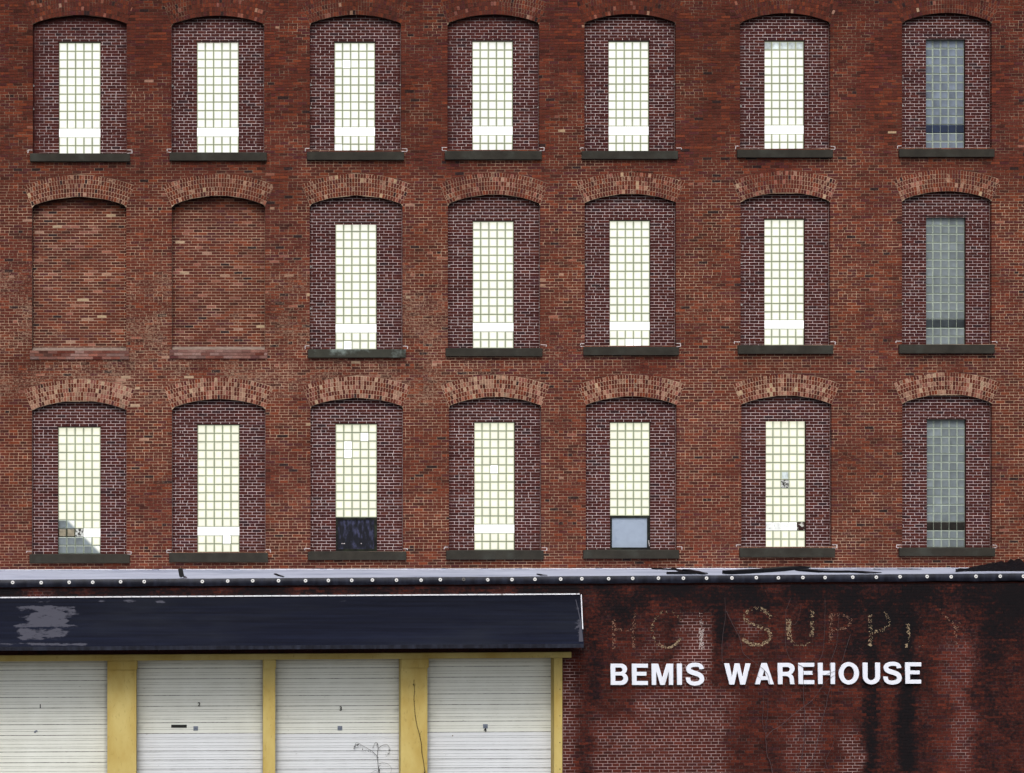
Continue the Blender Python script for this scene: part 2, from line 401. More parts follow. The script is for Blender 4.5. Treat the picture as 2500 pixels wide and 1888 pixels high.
# ==================================================================== MAIN WAREHOUSE
ware = tag(empty('brick_warehouse', at(1250, 1393, 0.0)), 'tall old red brick warehouse with three rows of arched window bays filled with glass block', 'warehouse')
WL = ware.location.copy()
def shift(mb):
    mb.v = [(x - WL.x, y - WL.y, z - WL.z) for x, y, z in mb.v]; return mb
def wbuild(mb, name, mats, parent=None, **k):
    return shift(mb).build(name, mats, parent or ware, **k)
LXs, RXs = -350, 2850
wall = MB()      # mortar bed, reveals and the rest of the masonry body
bw = MB()        # brickwork
ci = 0
for yt, yb in courses(-252, 1440, 6.92):
    hdr = (ci % 8 == 5)
    for (lt, lb, rt, rb, le, re) in free(yt, yb, 'open'):
        n_ = max(1, int((max(rt, rb) - min(lt, lb)) / 11))
        if max(rt, rb) - min(lt, lb) < .5: continue
        for i in range(n_):
            u0, u1 = i / n_, (i + 1) / n_
            P4 = []
            cs = []
            for (u, top) in ((u0, 0), (u1, 0), (u1, 1), (u0, 1)):
                x = (lt + (rt - lt) * u) if top else (lb + (rb - lb) * u)
                yy = (yt if top else yb) + SLOPE * (x - 1250)
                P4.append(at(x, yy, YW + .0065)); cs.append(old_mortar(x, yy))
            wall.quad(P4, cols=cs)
    off = (ci % 2) * 11 + R.uniform(-1.2, 1.2)
    g1, g2 = .60, .60
    for (lt, lb, rt, rb, le, re) in free(yt, yb, 'arch'):
        a, b = (lt + lb) / 2, (rt + rb) / 2
        if b - a < 3: continue
        cc = cuts(a, b, 22, off, .5, hdr)
        ed = [(lt, lb)] + [(c, c) for c in cc] + [(rt, rb)]
        for i in range(len(ed) - 1):
            (x0t, x0b), (x1t, x1b) = ed[i], ed[i + 1]
            e0 = 0 if (i == 0 and le) else g2; e1 = 0 if (i == len(ed) - 2 and re) else g2
            x0t += e0; x0b += e0; x1t -= e1; x1b -= e1
            if x1t - x0t < .3 and x1b - x0b < .3: continue
            x1t = max(x1t, x0t + .05); x1b = max(x1b, x0b + .05)
            mx, my = (x0b + x1b) / 2, (yt + yb) / 2 + SLOPE * ((x0b + x1b) / 2 - 1250)
            t, bt = yt + g1 * R.uniform(.7, 1.3), yb - g1 * R.uniform(.7, 1.3)
            yj = R.uniform(-.0022, .0022)
            fr = [at(x0b, bt + SLOPE * (x0b - 1250), yj), at(x1b, bt + SLOPE * (x1b - 1250), yj + R.uniform(-.001, .001)),
                  at(x1t, t + SLOPE * (x1t - 1250), yj), at(x0t, t + SLOPE * (x0t - 1250), yj)]
            dk = 0.
            for o in OPS.values():     # darker courses below each stone sill
                if o.sxl < mx < o.sxr and o.sb < my < o.sb + 26: dk = .16
            sh_ = 1.6 if x1b - x0b < 13 else .55
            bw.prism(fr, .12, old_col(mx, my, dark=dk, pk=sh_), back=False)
    ci += 1
# reveals (jambs and soffits) inside each opening
for o in OPS.values():
    e = .25
    for sx, x in ((1, o.xl - e), (-1, o.xr + e)):
        n_ = 24; col = old_mortar(x, 700)
        for i in range(n_):
            y0_, y1_ = o.spring + (o.st - o.spring) * i / n_, o.spring + (o.st - o.spring) * (i + 1) / n_
            p = at(x, y1_, 0); q = at(x, y0_, 0)
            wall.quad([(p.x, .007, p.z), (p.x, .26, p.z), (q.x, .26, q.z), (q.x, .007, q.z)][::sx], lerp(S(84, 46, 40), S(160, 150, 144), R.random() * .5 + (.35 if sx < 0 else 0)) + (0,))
    n_ = 20; prev = None
    for i in range(n_ + 1):
        t = -o.th + 2 * o.th * i / n_; x, y = o.cx + (o.R + e) * math.sin(t), o.yc - (o.R + e) * math.cos(t)
        p = at(x, y, 0)
        if prev is not None:
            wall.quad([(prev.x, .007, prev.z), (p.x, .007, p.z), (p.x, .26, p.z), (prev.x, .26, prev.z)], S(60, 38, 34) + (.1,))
        prev = p
wbuild(wall, 'wall', M['mortar'], label='recessed mortar bed of the old brick wall')
wbuild(bw, 'brickwork', M['brick'], kind='stuff', label='old red brick courses of the upper wall')
# body of the building behind the face
a_, b_ = at(LXs, 1500, 0), at(RXs, -252, 0)
body = MB(); body.box((a_.x, .40, 0), (b_.x, 14, b_.z), S(96, 50, 42) + (0,)); wbuild(body, 'building_body', M['mortar'])
body = MB(); body.box((a_.x, .007, 0), (a_.x + .02, .4, b_.z), S(96, 50, 42) + (0,)); body.box((b_.x - .02, .007, 0), (b_.x, .4, b_.z), S(96, 50, 42) + (0,)); body.box((a_.x, .007, 0), (b_.x, .4, at(0, 1446, 0).z), S(96, 50, 42) + (0,))
wbuild(body, 'wall_end', M['mortar'])
cop = MB(); cop.box((a_.x - .1, -.1, b_.z + .002), (b_.x + .1, 14.1, b_.z + .22)); wbuild(cop, 'coping', M['coping'])

# arches: five rings of headers over every opening
for o in OPS.values():
    rb_ = MB(); row, colm = o.key
    back = MB()
    n_ = 22
    for i in range(n_):
        for k in range(5):
            t0, t1 = -o.th + 2 * o.th * i / n_, -o.th + 2 * o.th * (i + 1) / n_
            ra, rb2 = o.R + RT * k, o.R + RT * (k + 1)
            pts = [(t0, ra), (t1, ra), (t1, rb2), (t0, rb2)]
            pp = [(o.cx + r_ * math.sin(t), o.yc - r_ * math.cos(t)) for t, r_ in pts]
            back.quad([at(x, y, .0045) for x, y in pp], cols=[lerp(MD, ML, cl(mortar_f(x, y) + (.0, .3, .45)[row], 0, 1)) + (0,) for x, y in pp])
    ph = R.uniform(0, 50)
    for k in range(NR):
        r0, r1 = o.R + RT * k + .5, o.R + RT * (k + 1) - .5
        cnt = int(2 * o.th * (r0 + r1) / 2 / 6.75)
        off = 0 if k % 2 == 0 else .5
        edges = [-o.th] + [-o.th + 2 * o.th * (j + off) / cnt for j in range(1 if off == 0 else 0, cnt)] + [o.th]
        for t0, t1 in zip(edges, edges[1:]):
            if t1 - t0 < .004: continue
            gap = .42 / o.R; t0 += gap; t1 -= gap
            tm = (t0 + t1) / 2; mx, my = o.cx + r0 * math.sin(tm), o.yc - r0 * math.cos(tm)
            pe = (.04, .15, .30)[row] * (1 + 1.3 * nz(mx, my, 45, ph))
            if row == 1 and colm == 0: pe *= .3
            if row == 2 and colm == 0: pe *= 1.6
            yj = R.uniform(-.003, .001)
            fr = [at(o.cx + r_ * math.sin(t), o.yc - r_ * math.cos(t), yj) for t, r_ in ((t0, r0), (t1, r0), (t1, r1), (t0, r1))]
            rb_.prism(fr, .12 if k == 0 else .02, old_col(mx, my, cl(pe * .8, 0, .6), bloom=(.3 if R.random() < (.0, .10, .22)[row] else -.2)), back=False)
    ar = wbuild(back, 'arch', M['mortar'])
    rb_.v = [(x - WL.x, y - WL.y, z - WL.z) for x, y, z in rb_.v]
    rb_.build('arch_bricks', M['brick'], ar, kind='stuff')

# ---------------------------------------------------------------- infill panels
NEW = [(.5, S(66, 33, 31)), (.2, S(59, 30, 29)), (.18, S(74, 36, 32)), (.07, S(64, 34, 37)), (.04, S(50, 32, 34)), (.01, S(84, 46, 38))]
cands = []   # full stretchers of the infill panels: the largest showing bricks of this building
infills = {}
singles_done = []
for o in sorted(OPS.values(), key=lambda q: q.key):
    row, colm = o.key; blind = o.rows == 0
    mort = MB(); br = MB(); YIo = YI + (.07 if blind else 0)
    bottom = o.st if not blind else o.st - 7
    def inside(y):
        if y >= o.spring: return o.a
        d = o.R ** 2 - (o.yc - y) ** 2
        return math.sqrt(d) if d > 0 else None
    # on the infill plane the opening's edge seen by the camera shifts a little, so lay it out a touch wider
    def q(x, y, Y=YI):   # pixel position as read on the wall plane, carried straight back to depth Y
        p = at(x, y, 0); return Vector((p.x, Y, p.z))
    def gq(x, y, Y=YI): return at(x, y, YI) + Vector((0, Y - YI, 0))
    wx0, wx1 = o.xl + .2, o.xr - .2
    gl = (X0 + (o.gl - X0) * (D + YI) / D); gr = (X0 + (o.gr - X0) * (D + YI) / D)
    gt = (Y0 + (o.gt - Y0) * (D + YI) / D)
    ci = 0; pitch = 7.12 if not blind else 6.9
    y = o.crown - 1
    faded = {(0, 0): .55, (0, 3): .35}.get(o.key, 0)
    while y < bottom - .5:
        yt, yb = y, min(y + pitch, bottom); y += pitch * (1 + R.uniform(-.03, .03)); mid = (yt + yb) / 2
        ht = inside(yt) if yt > o.crown else None; hb = inside(yb)
        if hb is None: continue
        if ht is None: ht = 0
        spans = [(o.cx - ht + .2, o.cx - hb + .2, o.cx + ht - .2, o.cx + hb - .2, 0, 0)]
        if not blind and mid > gt + 1:
            spans = [(o.cx - ht + .2, o.cx - hb + .2, gl, gl, 0, 1), (gr, gr, o.cx + ht - .2, o.cx + hb - .2, 1, 0)]
        off = (ci % 2) * 11 + o.cx + (colm * 5) % 7; half = (ci % 8 == 3)
        for (lt, lb, rt, rb, e_l, e_r) in spans:
            m_ = max(1, int((rb - lb) / 12))
            for i in range(m_):
                P4 = []; cs = []
                for u, top in ((i / m_, 0), ((i + 1) / m_, 0), ((i + 1) / m_, 1), (i / m_, 1)):
                    x = (lt + (rt - lt) * u) if top else (lb + (rb - lb) * u); yy = yt if top else yb
                    P4.append(q(x, yy, YIo + .004))
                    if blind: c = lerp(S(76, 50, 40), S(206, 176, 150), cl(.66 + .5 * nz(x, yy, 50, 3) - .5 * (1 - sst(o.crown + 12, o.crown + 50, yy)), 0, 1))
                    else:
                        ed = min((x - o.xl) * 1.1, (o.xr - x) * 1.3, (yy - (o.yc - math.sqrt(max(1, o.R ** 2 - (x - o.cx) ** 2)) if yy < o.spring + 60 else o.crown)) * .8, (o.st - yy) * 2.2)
                        k = 1 - .5 * (1 - sst(2, 16, ed + 8 * nz(x, yy, 25, colm))) * (1 if row == 0 else .45)  # mortar darker at the edges: dirt, plus reveal shade painted in
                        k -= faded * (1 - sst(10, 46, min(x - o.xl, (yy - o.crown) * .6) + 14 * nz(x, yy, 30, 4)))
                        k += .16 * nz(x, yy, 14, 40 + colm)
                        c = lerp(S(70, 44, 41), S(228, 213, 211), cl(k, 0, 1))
                    if not blind: c = tuple(v * (.8 + .2 * sst(0, 22, (yy - o.crown) * .8)) for v in c)  # arch shade painted into the mortar below the crown, with dirt
                    cs.append(c + (0,))
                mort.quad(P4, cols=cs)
            a, b = (lt + lb) / 2, (rt + rb) / 2
            if b - a < 3: continue
            cc = cuts(a, b, 22, off, .35, False)
            if half and not blind and b - a > 30 and mid > gt:
                cc = sorted([c for c in cc if not (a + 24 < c < b - 2)] + [x for x in (a + 26, a + 38) if x < b - 5])
            ed = [(lt, lb)] + [(c, c) for c in cc] + [(rt, rb)]
            for i in range(len(ed) - 1):
                (x0t, x0b), (x1t, x1b) = ed[i], ed[i + 1]
                gx = .46 if not blind else .5; gy = .44 if not blind else .66
                e0 = gx if not (i == 0 and e_l) else 0; e1 = gx if not (i == len(ed) - 2 and e_r) else 0
                x0t += e0; x0b += e0; x1t -= e1; x1b -= e1
                if x1b - x0b < 1: continue
                x1t = max(x1t, x0t + .05)
                t, bt = yt + gy * R.uniform(.75, 1.25), yb - gy * R.uniform(.75, 1.25)
                if bt - t < .8: continue
                mx = (x0b + x1b) / 2
                if blind:
                    c = old_col(mx, mid, .03 + .06 * max(0, nz(mx, mid, 45, 2)), .0); kk = .93 + .10 * sst(o.crown + 5, o.crown + 90, mid); c = (c[0] * kk, c[1] * kk * 1.04, c[2] * kk * 1.05, -(-.02 + .3 * nz(mx, mid, 40, 2)) * sst(o.crown + 20, o.crown + 55, mid))
                else:
                    c = pick(NEW, R.random()); k = 1 + R.uniform(-.1, .1) + .1 * nz(mx, mid, 60, 8); c = (c[0] * k, c[1] * k, c[2] * k, 0.)
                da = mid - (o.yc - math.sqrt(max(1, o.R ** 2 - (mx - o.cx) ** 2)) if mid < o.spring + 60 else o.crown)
                gr_ = (1 - sst(2, 20, da)) * (1 if mid < o.spring + 60 else 0) + (.7 * (1 - sst(2, 16, min(mx - o.xl, o.xr - mx))) if blind else 0)  # recess shade painted in with dirt, under the arch and at blind edges
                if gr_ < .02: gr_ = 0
                full = abs((x1b - x0b) - (22 - 2 * gx)) < 1.3 and x0t == x0b and x1t == x1b and bt - t > 5.2
                if full and not blind and row == 1 and colm in (3, 4) and len(singles_done) + len([1 for z in cands]) < 300:
                    cands.append((o.key, (x0b + x1b) / 2, (t + bt) / 2, x1b - x0b, bt - t, c)); continue
                yj = YIo + R.uniform(-.001, .001)
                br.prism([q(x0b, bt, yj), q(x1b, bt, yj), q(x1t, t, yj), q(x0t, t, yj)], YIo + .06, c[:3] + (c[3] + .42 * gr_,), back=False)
        ci += 1
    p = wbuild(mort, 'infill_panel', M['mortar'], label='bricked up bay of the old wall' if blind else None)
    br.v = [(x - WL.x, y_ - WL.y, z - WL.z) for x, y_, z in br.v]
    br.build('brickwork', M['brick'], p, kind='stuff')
    infills[o.key] = p
    if blind:
        lm = MB(); a, b = at(o.xl + .3, o.st, 0), at(o.xr - .3, o.st - 8, 0)
        lm.v = []; lm.quad([(a.x, -.005, a.z), (b.x, -.005, a.z), (b.x, YI + .08, b.z), (a.x, YI + .08, b.z)])
        lm.quad([(a.x, -.005, a.z - .03), (b.x, -.005, a.z - .03), (b.x, -.005, a.z), (a.x, -.005, a.z)])
        wbuild(lm, 'ledge', M['ledge'])
        sl = MB()
        hgt = (o.sb - o.st) / 3
        for r_ in range(3):
            x = o.sxl + (r_ % 2) * 0
            L = 22; xs = [o.sxl] + [v for v in [o.sxl + (r_ % 2) * 11 + j * L for j in range(0, 13)] if o.sxl + 4 < v < o.sxr - 4] + [o.sxr]
            for xa, xb in zip(xs, xs[1:]):
                tt, bb = o.st + r_ * hgt + .5, o.st + (r_ + 1) * hgt - .5
                c = lerp(old_col(xa, tt)[:3], S(150, 122, 114), cl(.3 + .5 * nz(xa, tt, 30, 3) + R.uniform(-.2, .25)))
                sl.prism([at(xa + .4, bb, -.03), at(xb - .4, bb, -.03), at(xb - .4, tt, -.03), at(xa + .4, tt, -.03)], .05, c + (0,))
        sb_ = wbuild(sl, 'brick_sill', M['brick'], label='painted brick sill under the bricked up bay')
        mm = MB(); mm.prism([at(o.sxl, o.sb, -.022), at(o.sxr, o.sb, -.022), at(o.sxr, o.st, -.022), at(o.sxl, o.st, -.022)], .05, S(112, 84, 74) + (0,))
        mm.v = [(x - WL.x, y_ - WL.y, z - WL.z) for x, y_, z in mm.v]; mm.build('joint', M['mortar'], sb_)

# the 300 single bricks, sharing one mesh
ub = MB(); ub.box((-.5, 0, -.5), (.5, 1, .5)); unit = ub.mesh('brick', M['brick_piece'])
for (key, mx, my, w_, h_, c) in cands:
    o = bpy.data.objects.new('brick', unit); p = at(mx, my, 0)
    o.location = (p.x - WL.x, YI + R.uniform(-.001, .001) - WL.y, p.z - WL.z); o.scale = (w_ * D / F, .08, h_ * D / F)
    o.color = tuple(c[:3]) + (0.,); link(o, infills[key])

# ---------------------------------------------------------------- glass block windows
def block_mesh(name, front, edge):
    mb = MB(); i = .43; yb = .0; yf = -.06
    j = .27; o_ = .5
    def vc(x, z):  # shading of the block face, painted into its vertex colour
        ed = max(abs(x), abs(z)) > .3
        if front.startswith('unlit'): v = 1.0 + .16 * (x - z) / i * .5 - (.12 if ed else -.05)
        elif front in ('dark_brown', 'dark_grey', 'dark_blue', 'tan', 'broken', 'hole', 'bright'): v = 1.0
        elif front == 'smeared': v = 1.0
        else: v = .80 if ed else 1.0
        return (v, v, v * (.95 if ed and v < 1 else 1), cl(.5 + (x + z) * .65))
    Q = [(-i, -i), (i, -i), (i, i), (-i, i)]; q_ = [(-j, -j), (j, -j), (j, j), (-j, j)]
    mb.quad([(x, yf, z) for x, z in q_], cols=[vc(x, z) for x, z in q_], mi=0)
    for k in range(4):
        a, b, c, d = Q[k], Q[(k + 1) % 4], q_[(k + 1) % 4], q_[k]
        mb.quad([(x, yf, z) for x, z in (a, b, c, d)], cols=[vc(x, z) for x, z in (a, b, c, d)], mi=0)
    for (a, b) in (((-1, -1), (1, -1)), ((1, -1), (1, 1)), ((1, 1), (-1, 1)), ((-1, 1), (-1, -1))):
        mb.quad([(a[0] * o_, yb, a[1] * o_), (b[0] * o_, yb, b[1] * o_), (b[0] * i, yf, b[1] * i), (a[0] * i, yf, a[1] * i)], mi=1)
        mb.quad([(a[0] * o_, .3, a[1] * o_), (b[0] * o_, .3, b[1] * o_), (b[0] * o_, yb, b[1] * o_), (a[0] * o_, yb, a[1] * o_)], mi=1)
    mb.quad([(-o_, .3, o_), (o_, .3, o_), (o_, .3, -o_), (-o_, .3, -o_)], mi=1)
    return mb.mesh(name, [M[front], M[edge]])
KIND = {}
for nme, fr, ed in (('lit0', 'lit0', 'edge_lit'), ('lit1', 'lit1', 'edge_lit'), ('lit2', 'lit2', 'edge_lit'), ('bright', 'bright', 'bright'), ('unlit', 'unlit', 'edge_unlit'),
                    ('unlit_blue', 'unlit_blue', 'edge_unlit'), ('dark_blue', 'dark_blue', 'dark_blue'), ('dark_grey', 'dark_grey', 'dark_grey'), ('dark_brown', 'dark_brown', 'dark_brown'),
                    ('tan', 'tan', 'dark_brown'), ('broken', 'broken', 'broken'), ('smeared', 'smeared', 'bright'), ('hole', 'hole', 'hole'), ('half', 'half', 'edge_unlit'), ('frosty', 'frosty', 'edge_lit')):
    KIND[nme] = block_mesh('glass_block', fr, ed)
SPECIAL = {}
def sp(key, r, c, k): SPECIAL[(key, r, c)] = k
for c in range(5): sp((0, 5), 0, c, 'frosty')
sp((0, 2), 2, 1, 'bright'); sp((0, 2), 12, 0, 'bright'); sp((1, 2), 14, 1, 'bright'); sp((1, 4), 14, 2, 'bright'); sp((1, 4), 14, 3, 'bright')
sp((2, 1), 13, 3, 'bright'); sp((2, 2), 1, 3, 'bright'); sp((2, 2), 2, 1, 'bright'); sp((2, 2), 3, 1, 'bright'); sp((2, 3), 5, 2, 'bright')
for r_, c_, k_ in ((11, 0, 'unlit'), (11, 1, 'half'), (12, 0, 'tan'), (12, 1, 'tan'), (12, 2, 'broken'), (13, 0, 'unlit'), (13, 1, 'unlit'), (13, 2, 'unlit'), (13, 3, 'half'),
                   (14, 0, 'unlit'), (14, 1, 'unlit'), (14, 2, 'unlit'), (14, 3, 'unlit'), (14, 4, 'half')): sp((2, 0), r_, c_, k_)
sp((2, 5), 7, 2, 'broken'); sp((2, 5), 6, 2, 'frosty')
for c in range(4): sp((2, 5), 12, c, 'smeared')
sp((2, 5), 12, 4, 'hole')
ORD = ['first', 'second', 'third', 'fourth', 'fifth', 'sixth', 'seventh']
for o in sorted(OPS.values(), key=lambda q: q.key):
    if o.rows == 0: continue
    row, colm = o.key; unlit = colm == 6
    win = bpy.data.objects.new('window', None); p0 = at(o.cx, o.st, 0); win.location = Vector((p0.x, YI, p0.z)) - WL; link(win, ware)
    WO = Vector((p0.x, YI, p0.z))
    gb = o.st if o.rows == 15 or o.rows == 13 else o.gt + 11 * 20.75
    kY = (D + YI) / D
    # corners of the glazed hole in world space
    A = at(o.gl, gb, YI); B = at(o.gr, o.gt, YI)
    if o.rows >= 13: A.z = p0.z
    W_, H_ = B.x - A.x, B.z - A.z
    bwid, bh = W_ / 5, H_ / o.rows
    gm = MB(); gm.box((A.x - WO.x, YG + .012 - WO.y, A.z - WO.z), (B.x - WO.x, YG + .11 - WO.y, B.z - WO.z))
    gm.build('grout', M['grout_pale'] if unlit else M['grout_lit'], win)
    for r_ in range(o.rows):
        for c_ in range(5):
            k = SPECIAL.get((o.key, r_, c_))
            if k is None:
                if unlit: k = {0: 'dark_blue', 1: 'dark_grey', 2: 'dark_brown'}[row] if r_ == o.band else ('unlit_blue' if row == 0 else 'unlit')
                elif r_ == o.band: k = 'bright'
                else: k = 'lit%d' % row
            b = bpy.data.objects.new('glass_block', KIND[k]); gapx = (.012 if unlit else .0125) if k != 'bright' else (.0035 if r_ == o.band else .015)
            b.location = (A.x + bwid * (c_ + .5) - WO.x, YG - WO.y + R.uniform(-.001, .001), B.z - bh * (r_ + .5) - WO.z)
            b.scale = (bwid - gapx, .1, bh - gapx); link(b, win)
            if k in ('broken', 'hole', 'tan', 'smeared'): b['label'] = {'broken': 'cracked dirty glass block', 'hole': 'broken out dark glass block', 'tan': 'brown stained glass block', 'smeared': 'smeared grey glass block'}[k]
    # dark strip above the glass and jamb linings
    li = MB(); li.box((A.x - .02 - WO.x, -.004, B.z - WO.z), (B.x + .02 - WO.x, .1, B.z + .022 - WO.z)); li.build('head_strip', M['strip_dark'], win)
    jl = MB()
    for x in (A.x, B.x):
        jl.box((x - .012 - WO.x if x == A.x else x + .002 - WO.x, .006, p0.z - WO.z), (x - .002 - WO.x if x == A.x else x + .012 - WO.x, .2, B.z - WO.z))
    jl.build('jamb', plain('jamb_brick', S(80, 42, 42)) if 'jb' not in M else M['jb'], win); M['jb'] = win.children[-1].data.materials[0] if win.children else M['strip_dark']
    # the two windows with a framed vent at the foot
    if o.rows == 11:
        z0, z1 = p0.z + .005, A.z; fw = .048
        fm = MB(); yf = YI + .015 - WO.y
        for (xa, xb, za, zb) in ((A.x, B.x, z1 - .045, z1), (A.x, B.x, z0, z0 + .05), (A.x, A.x + fw, z0 + .05, z1 - .045), (B.x - fw - .02, B.x, z0 + .05, z1 - .045)):
            fm.box((xa - WO.x + .002, yf, za - WO.z), (xb - WO.x - .002, yf + .09, zb - WO.z))
        fm.build('vent_frame', M['frame_green'], win)
        pm = MB(); pm.box((A.x + fw - WO.x, yf + .03, z0 + .05 - WO.z), (B.x - fw - .02 - WO.x, yf + .06, z1 - .045 - WO.z))
        pm.build('vent_panel', M['board'] if colm == 2 else M['pane'], win, label='dark wrinkled board in the vent' if colm == 2 else 'pale blue grey vent pane')
        if colm == 4:
            st_ = MB(); st_.tube([(B.x - .04 - WO.x, yf - .012, z0 + .22 - WO.z), (B.x - .022 - WO.x, yf - .015, z0 + .08 - WO.z)], .008); st_.build('stay_bar', M['white_mortar'], win)
        else:
            for dx in (.14, .17, .2, .60):
                dd = MB(); dd.box((A.x + dx - WO.x, yf + .024, z0 + .17 - WO.z), (A.x + dx + (.02 if dx != .17 else .03) - WO.x, yf + .03, z0 + (.19 if dx != .17 else .18) - WO.z)); dd.build('paint_fleck', M['white_mortar'], win)
    # stone sill
    sm = bmesh.new(); bmesh.ops.create_cube(sm, size=1)
    a, b = at(o.sxl, o.sb, -.075), at(o.sxr, o.st, -.075)
    for v in sm.verts: v.co = ((b.x - a.x) * v.co.x, .205 * v.co.y, (b.z - a.z) * v.co.z)
    bmesh.ops.bevel(sm, geom=list(sm.edges), offset=.008, segments=1, affect='EDGES')
    me = bpy.data.meshes.new('sill'); sm.to_mesh(me); sm.free(); me.materials.append(M['sill_pale'] if o.key in ((1, 2),) else M['sill'])
    s_ = bpy.data.objects.new('sill', me); s_.location = Vector(((a.x + b.x) / 2, .0275, (a.z + b.z) / 2)) - WO; link(s_, win)
    # white repair mortar hooked round the brick at either end of the sill
    if R.random() < 2:
        for sg in (-1, 1):
            if R.random() < .12: continue
            x_in = o.xl - 1 if sg < 0 else o.xr + 1; x_out = x_in + sg * R.uniform(9, 14); yb_, yt_ = o.st - .5, o.st - R.uniform(7, 8.5)
            pm = MB()
            def strip(xa, ya, xb, yb2, wd):
                n_ = 5; prev = None
                for i in range(n_):
                    u = i / (n_ - 1); x = xa + (xb - xa) * u + R.uniform(-.4, .4); yy = ya + (yb2 - ya) * u + R.uniform(-.3, .3); ww = wd * R.uniform(.6, 1.4)
                    cur = (x, yy, ww)
                    if prev:
                        dx, dy = cur[0] - prev[0], cur[1] - prev[1]; L_ = math.hypot(dx, dy) or 1; nx, ny = -dy / L_, dx / L_
                        pts = [(prev[0] + nx * prev[2], prev[1] + ny * prev[2]), (cur[0] + nx * cur[2], cur[1] + ny * cur[2]), (cur[0] - nx * cur[2], cur[1] - ny * cur[2]), (prev[0] - nx * prev[2], prev[1] - ny * prev[2])]
                        ar_ = sum(pts[i_][0] * pts[(i_ + 1) % 4][1] - pts[(i_ + 1) % 4][0] * pts[i_][1] for i_ in range(4))
                        if ar_ > 0: pts = pts[::-1]
                        pm.prism([at(x_, y_, -.006) for x_, y_ in pts], .004)
                    prev = cur
            strip(x_in, yt_, x_out, yt_, .7); strip(x_out, yt_, x_out, yb_ - (3 if R.random() < .4 else 0), .9)
            if R.random() < .5: strip(x_in, yb_, x_out, yb_, .6)
            wbuild(pm, 'mortar_patch', M['white_mortar'], kind='stuff')
    # grey dabs of mortar where old fixings stood, on both jambs
    if row < 2:
        for dy in ((.48, .66) if row == 0 else (.43, .72)):
            for sg in (-1, 1):
                if R.random() < .25: continue
                y_ = o.spring + (o.st - o.spring) * dy; x_ = o.xl + .8 if sg < 0 else o.xr - .8
                dm = MB(); pts = [(x_, y_ + 3), (x_ - sg * 5 * R.uniform(.7, 1.2), y_ + R.uniform(-1, 1)), (x_, y_ - 4)]
                if sg > 0: pts = pts[::-1]
                pts = [at(a1, b1, YI - .01) for a1, b1 in pts]
                dm.prism(pts, YI + .01); wbuild(dm, 'mortar_dab', M['grey_mortar'])

# ==================================================================== DOCK BUILDING (lower, in front)
dock = tag(empty('dock_building', at(1250, 1888, YA)), 'low brick dock building with pale flat roof, four shutter doors and soot streaked wall', 'building')
DLc = dock.location.copy()
def dbuild(mb, name, mats, parent=None, **k):
    mb.v = [(x - DLc.x, y - DLc.y, z - DLc.z) for x, y, z in mb.v]; return mb.build(name, mats, parent or dock, **k)
ASL = -0.0052
def seg_y(y_left0, slope=ASL): return lambda x: y_left0 + slope * x
fr_top = lambda x: 1416 - 16 * x / 2500.     # front edge of roof
fr_bot = lambda x: 1434 - 16 * x / 2500.
bk_top = lambda x: 1393.4 - 5.2 * x / 2500.  # roof meets upper wall
beam_t = lambda x: 1600.7 - 8.2 * x / 1390.
beam_b = lambda x: 1615.5 - 9.5 * x / 1390.

# soot, clean areas and tone of the dock wall, in pixels
SOOT = [(1425, 1475, 1470, 1730, .62), (1412, 1455, 1640, 1930, .5), (1450, 1500, 1450, 1520, .45), (1745, 1786, 1440, 1590, .82), (1740, 1775, 1560, 1680, .42), (1560, 1700, 1420, 1462, .42),
        (1790, 1990, 1425, 1470, .52), (1850, 1925, 1440, 1492, .6), (1848, 1885, 1535, 1565, .62), (1930, 1975, 1440, 1480, .35), (1970, 1985, 1440, 1640, .3), (2035, 2110, 1425, 1508, .85), (2105, 2150, 1430, 1900, .80),
        (2150, 2200, 1430, 1545, .80), (2186, 2240, 1430, 1900, .88), (2150, 2260, 1520, 1600, .35), (2250, 2330, 1430, 1500, .46), (2378, 2450, 1500, 1580, .8), (2408, 2455, 1425, 1530, .84), (2395, 2440, 1560, 1760, .6), (2400, 2450, 1740, 1910, .46),
        (300, 480, 1425, 1470, .48), (205, 235, 1425, 1470, .6), (540, 700, 1425, 1470, .42), (735, 770, 1425, 1470, .8), (930, 1180, 1425, 1470, .6), (60, 200, 1425, 1470, .15),
        (1835, 1870, 1690, 1810, .3), (1880, 2000, 1775, 1850, .24), (2300, 2500, 1500, 1560, .22)]
CLEAN = [(1372, 1402, 1610, 1910, 1.0), (1660, 1735, 1512, 1700, .95), (1560, 1610, 1550, 1660, .45), (1560, 1770, 1690, 1910, .75), (1450, 1760, 1760, 1910, .7), (1745, 1800, 1690, 1790, .35),
         (1925, 2000, 1740, 1910, .5), (2055, 2106, 1790, 1910, .9), (2335, 2375, 1560, 1910, .4), (2345, 2370, 1800, 1910, .8), (1805, 1840, 1520, 1560, .6), (2300, 2350, 1560, 1700, .3), (0, 190, 1425, 1470, .3)]
def soot(px, py):
    v = .28 + .14 * nz(px, py, 60, 50) + .14 * nz(px, py * .35, 26, 54) + .34 * (1 - sst(1450, 1600, py)) * (.75 + 1.0 * nz(px, py, 70, 57)) + .08 * (1 - sst(1560, 1700, py)) + .16 * sst(2330, 2420, px) + .10 * sst(2040, 2100, px) * (1 - sst(2260, 2300, px))
    for x0, x1, y0, y1, a in SOOT: v = max(v, a * box_(px + 14 * nz(px, py, 60, 60), py + 20 * nz(px, py, 50, 61), x0, x1, y0, y1))
    c = clean(px, py)
    return cl(v - .30 * c)
def clean(px, py):
    v = 0; px += 26 * nz(px, py, 48, 91) + 9 * nz(px, py, 16, 92); py += 24 * nz(px, py, 48, 93)
    for x0, x1, y0, y1, a in CLEAN: v = max(v, a * box_(px, py, x0, x1, y0, y1, 18, 30))
    return v
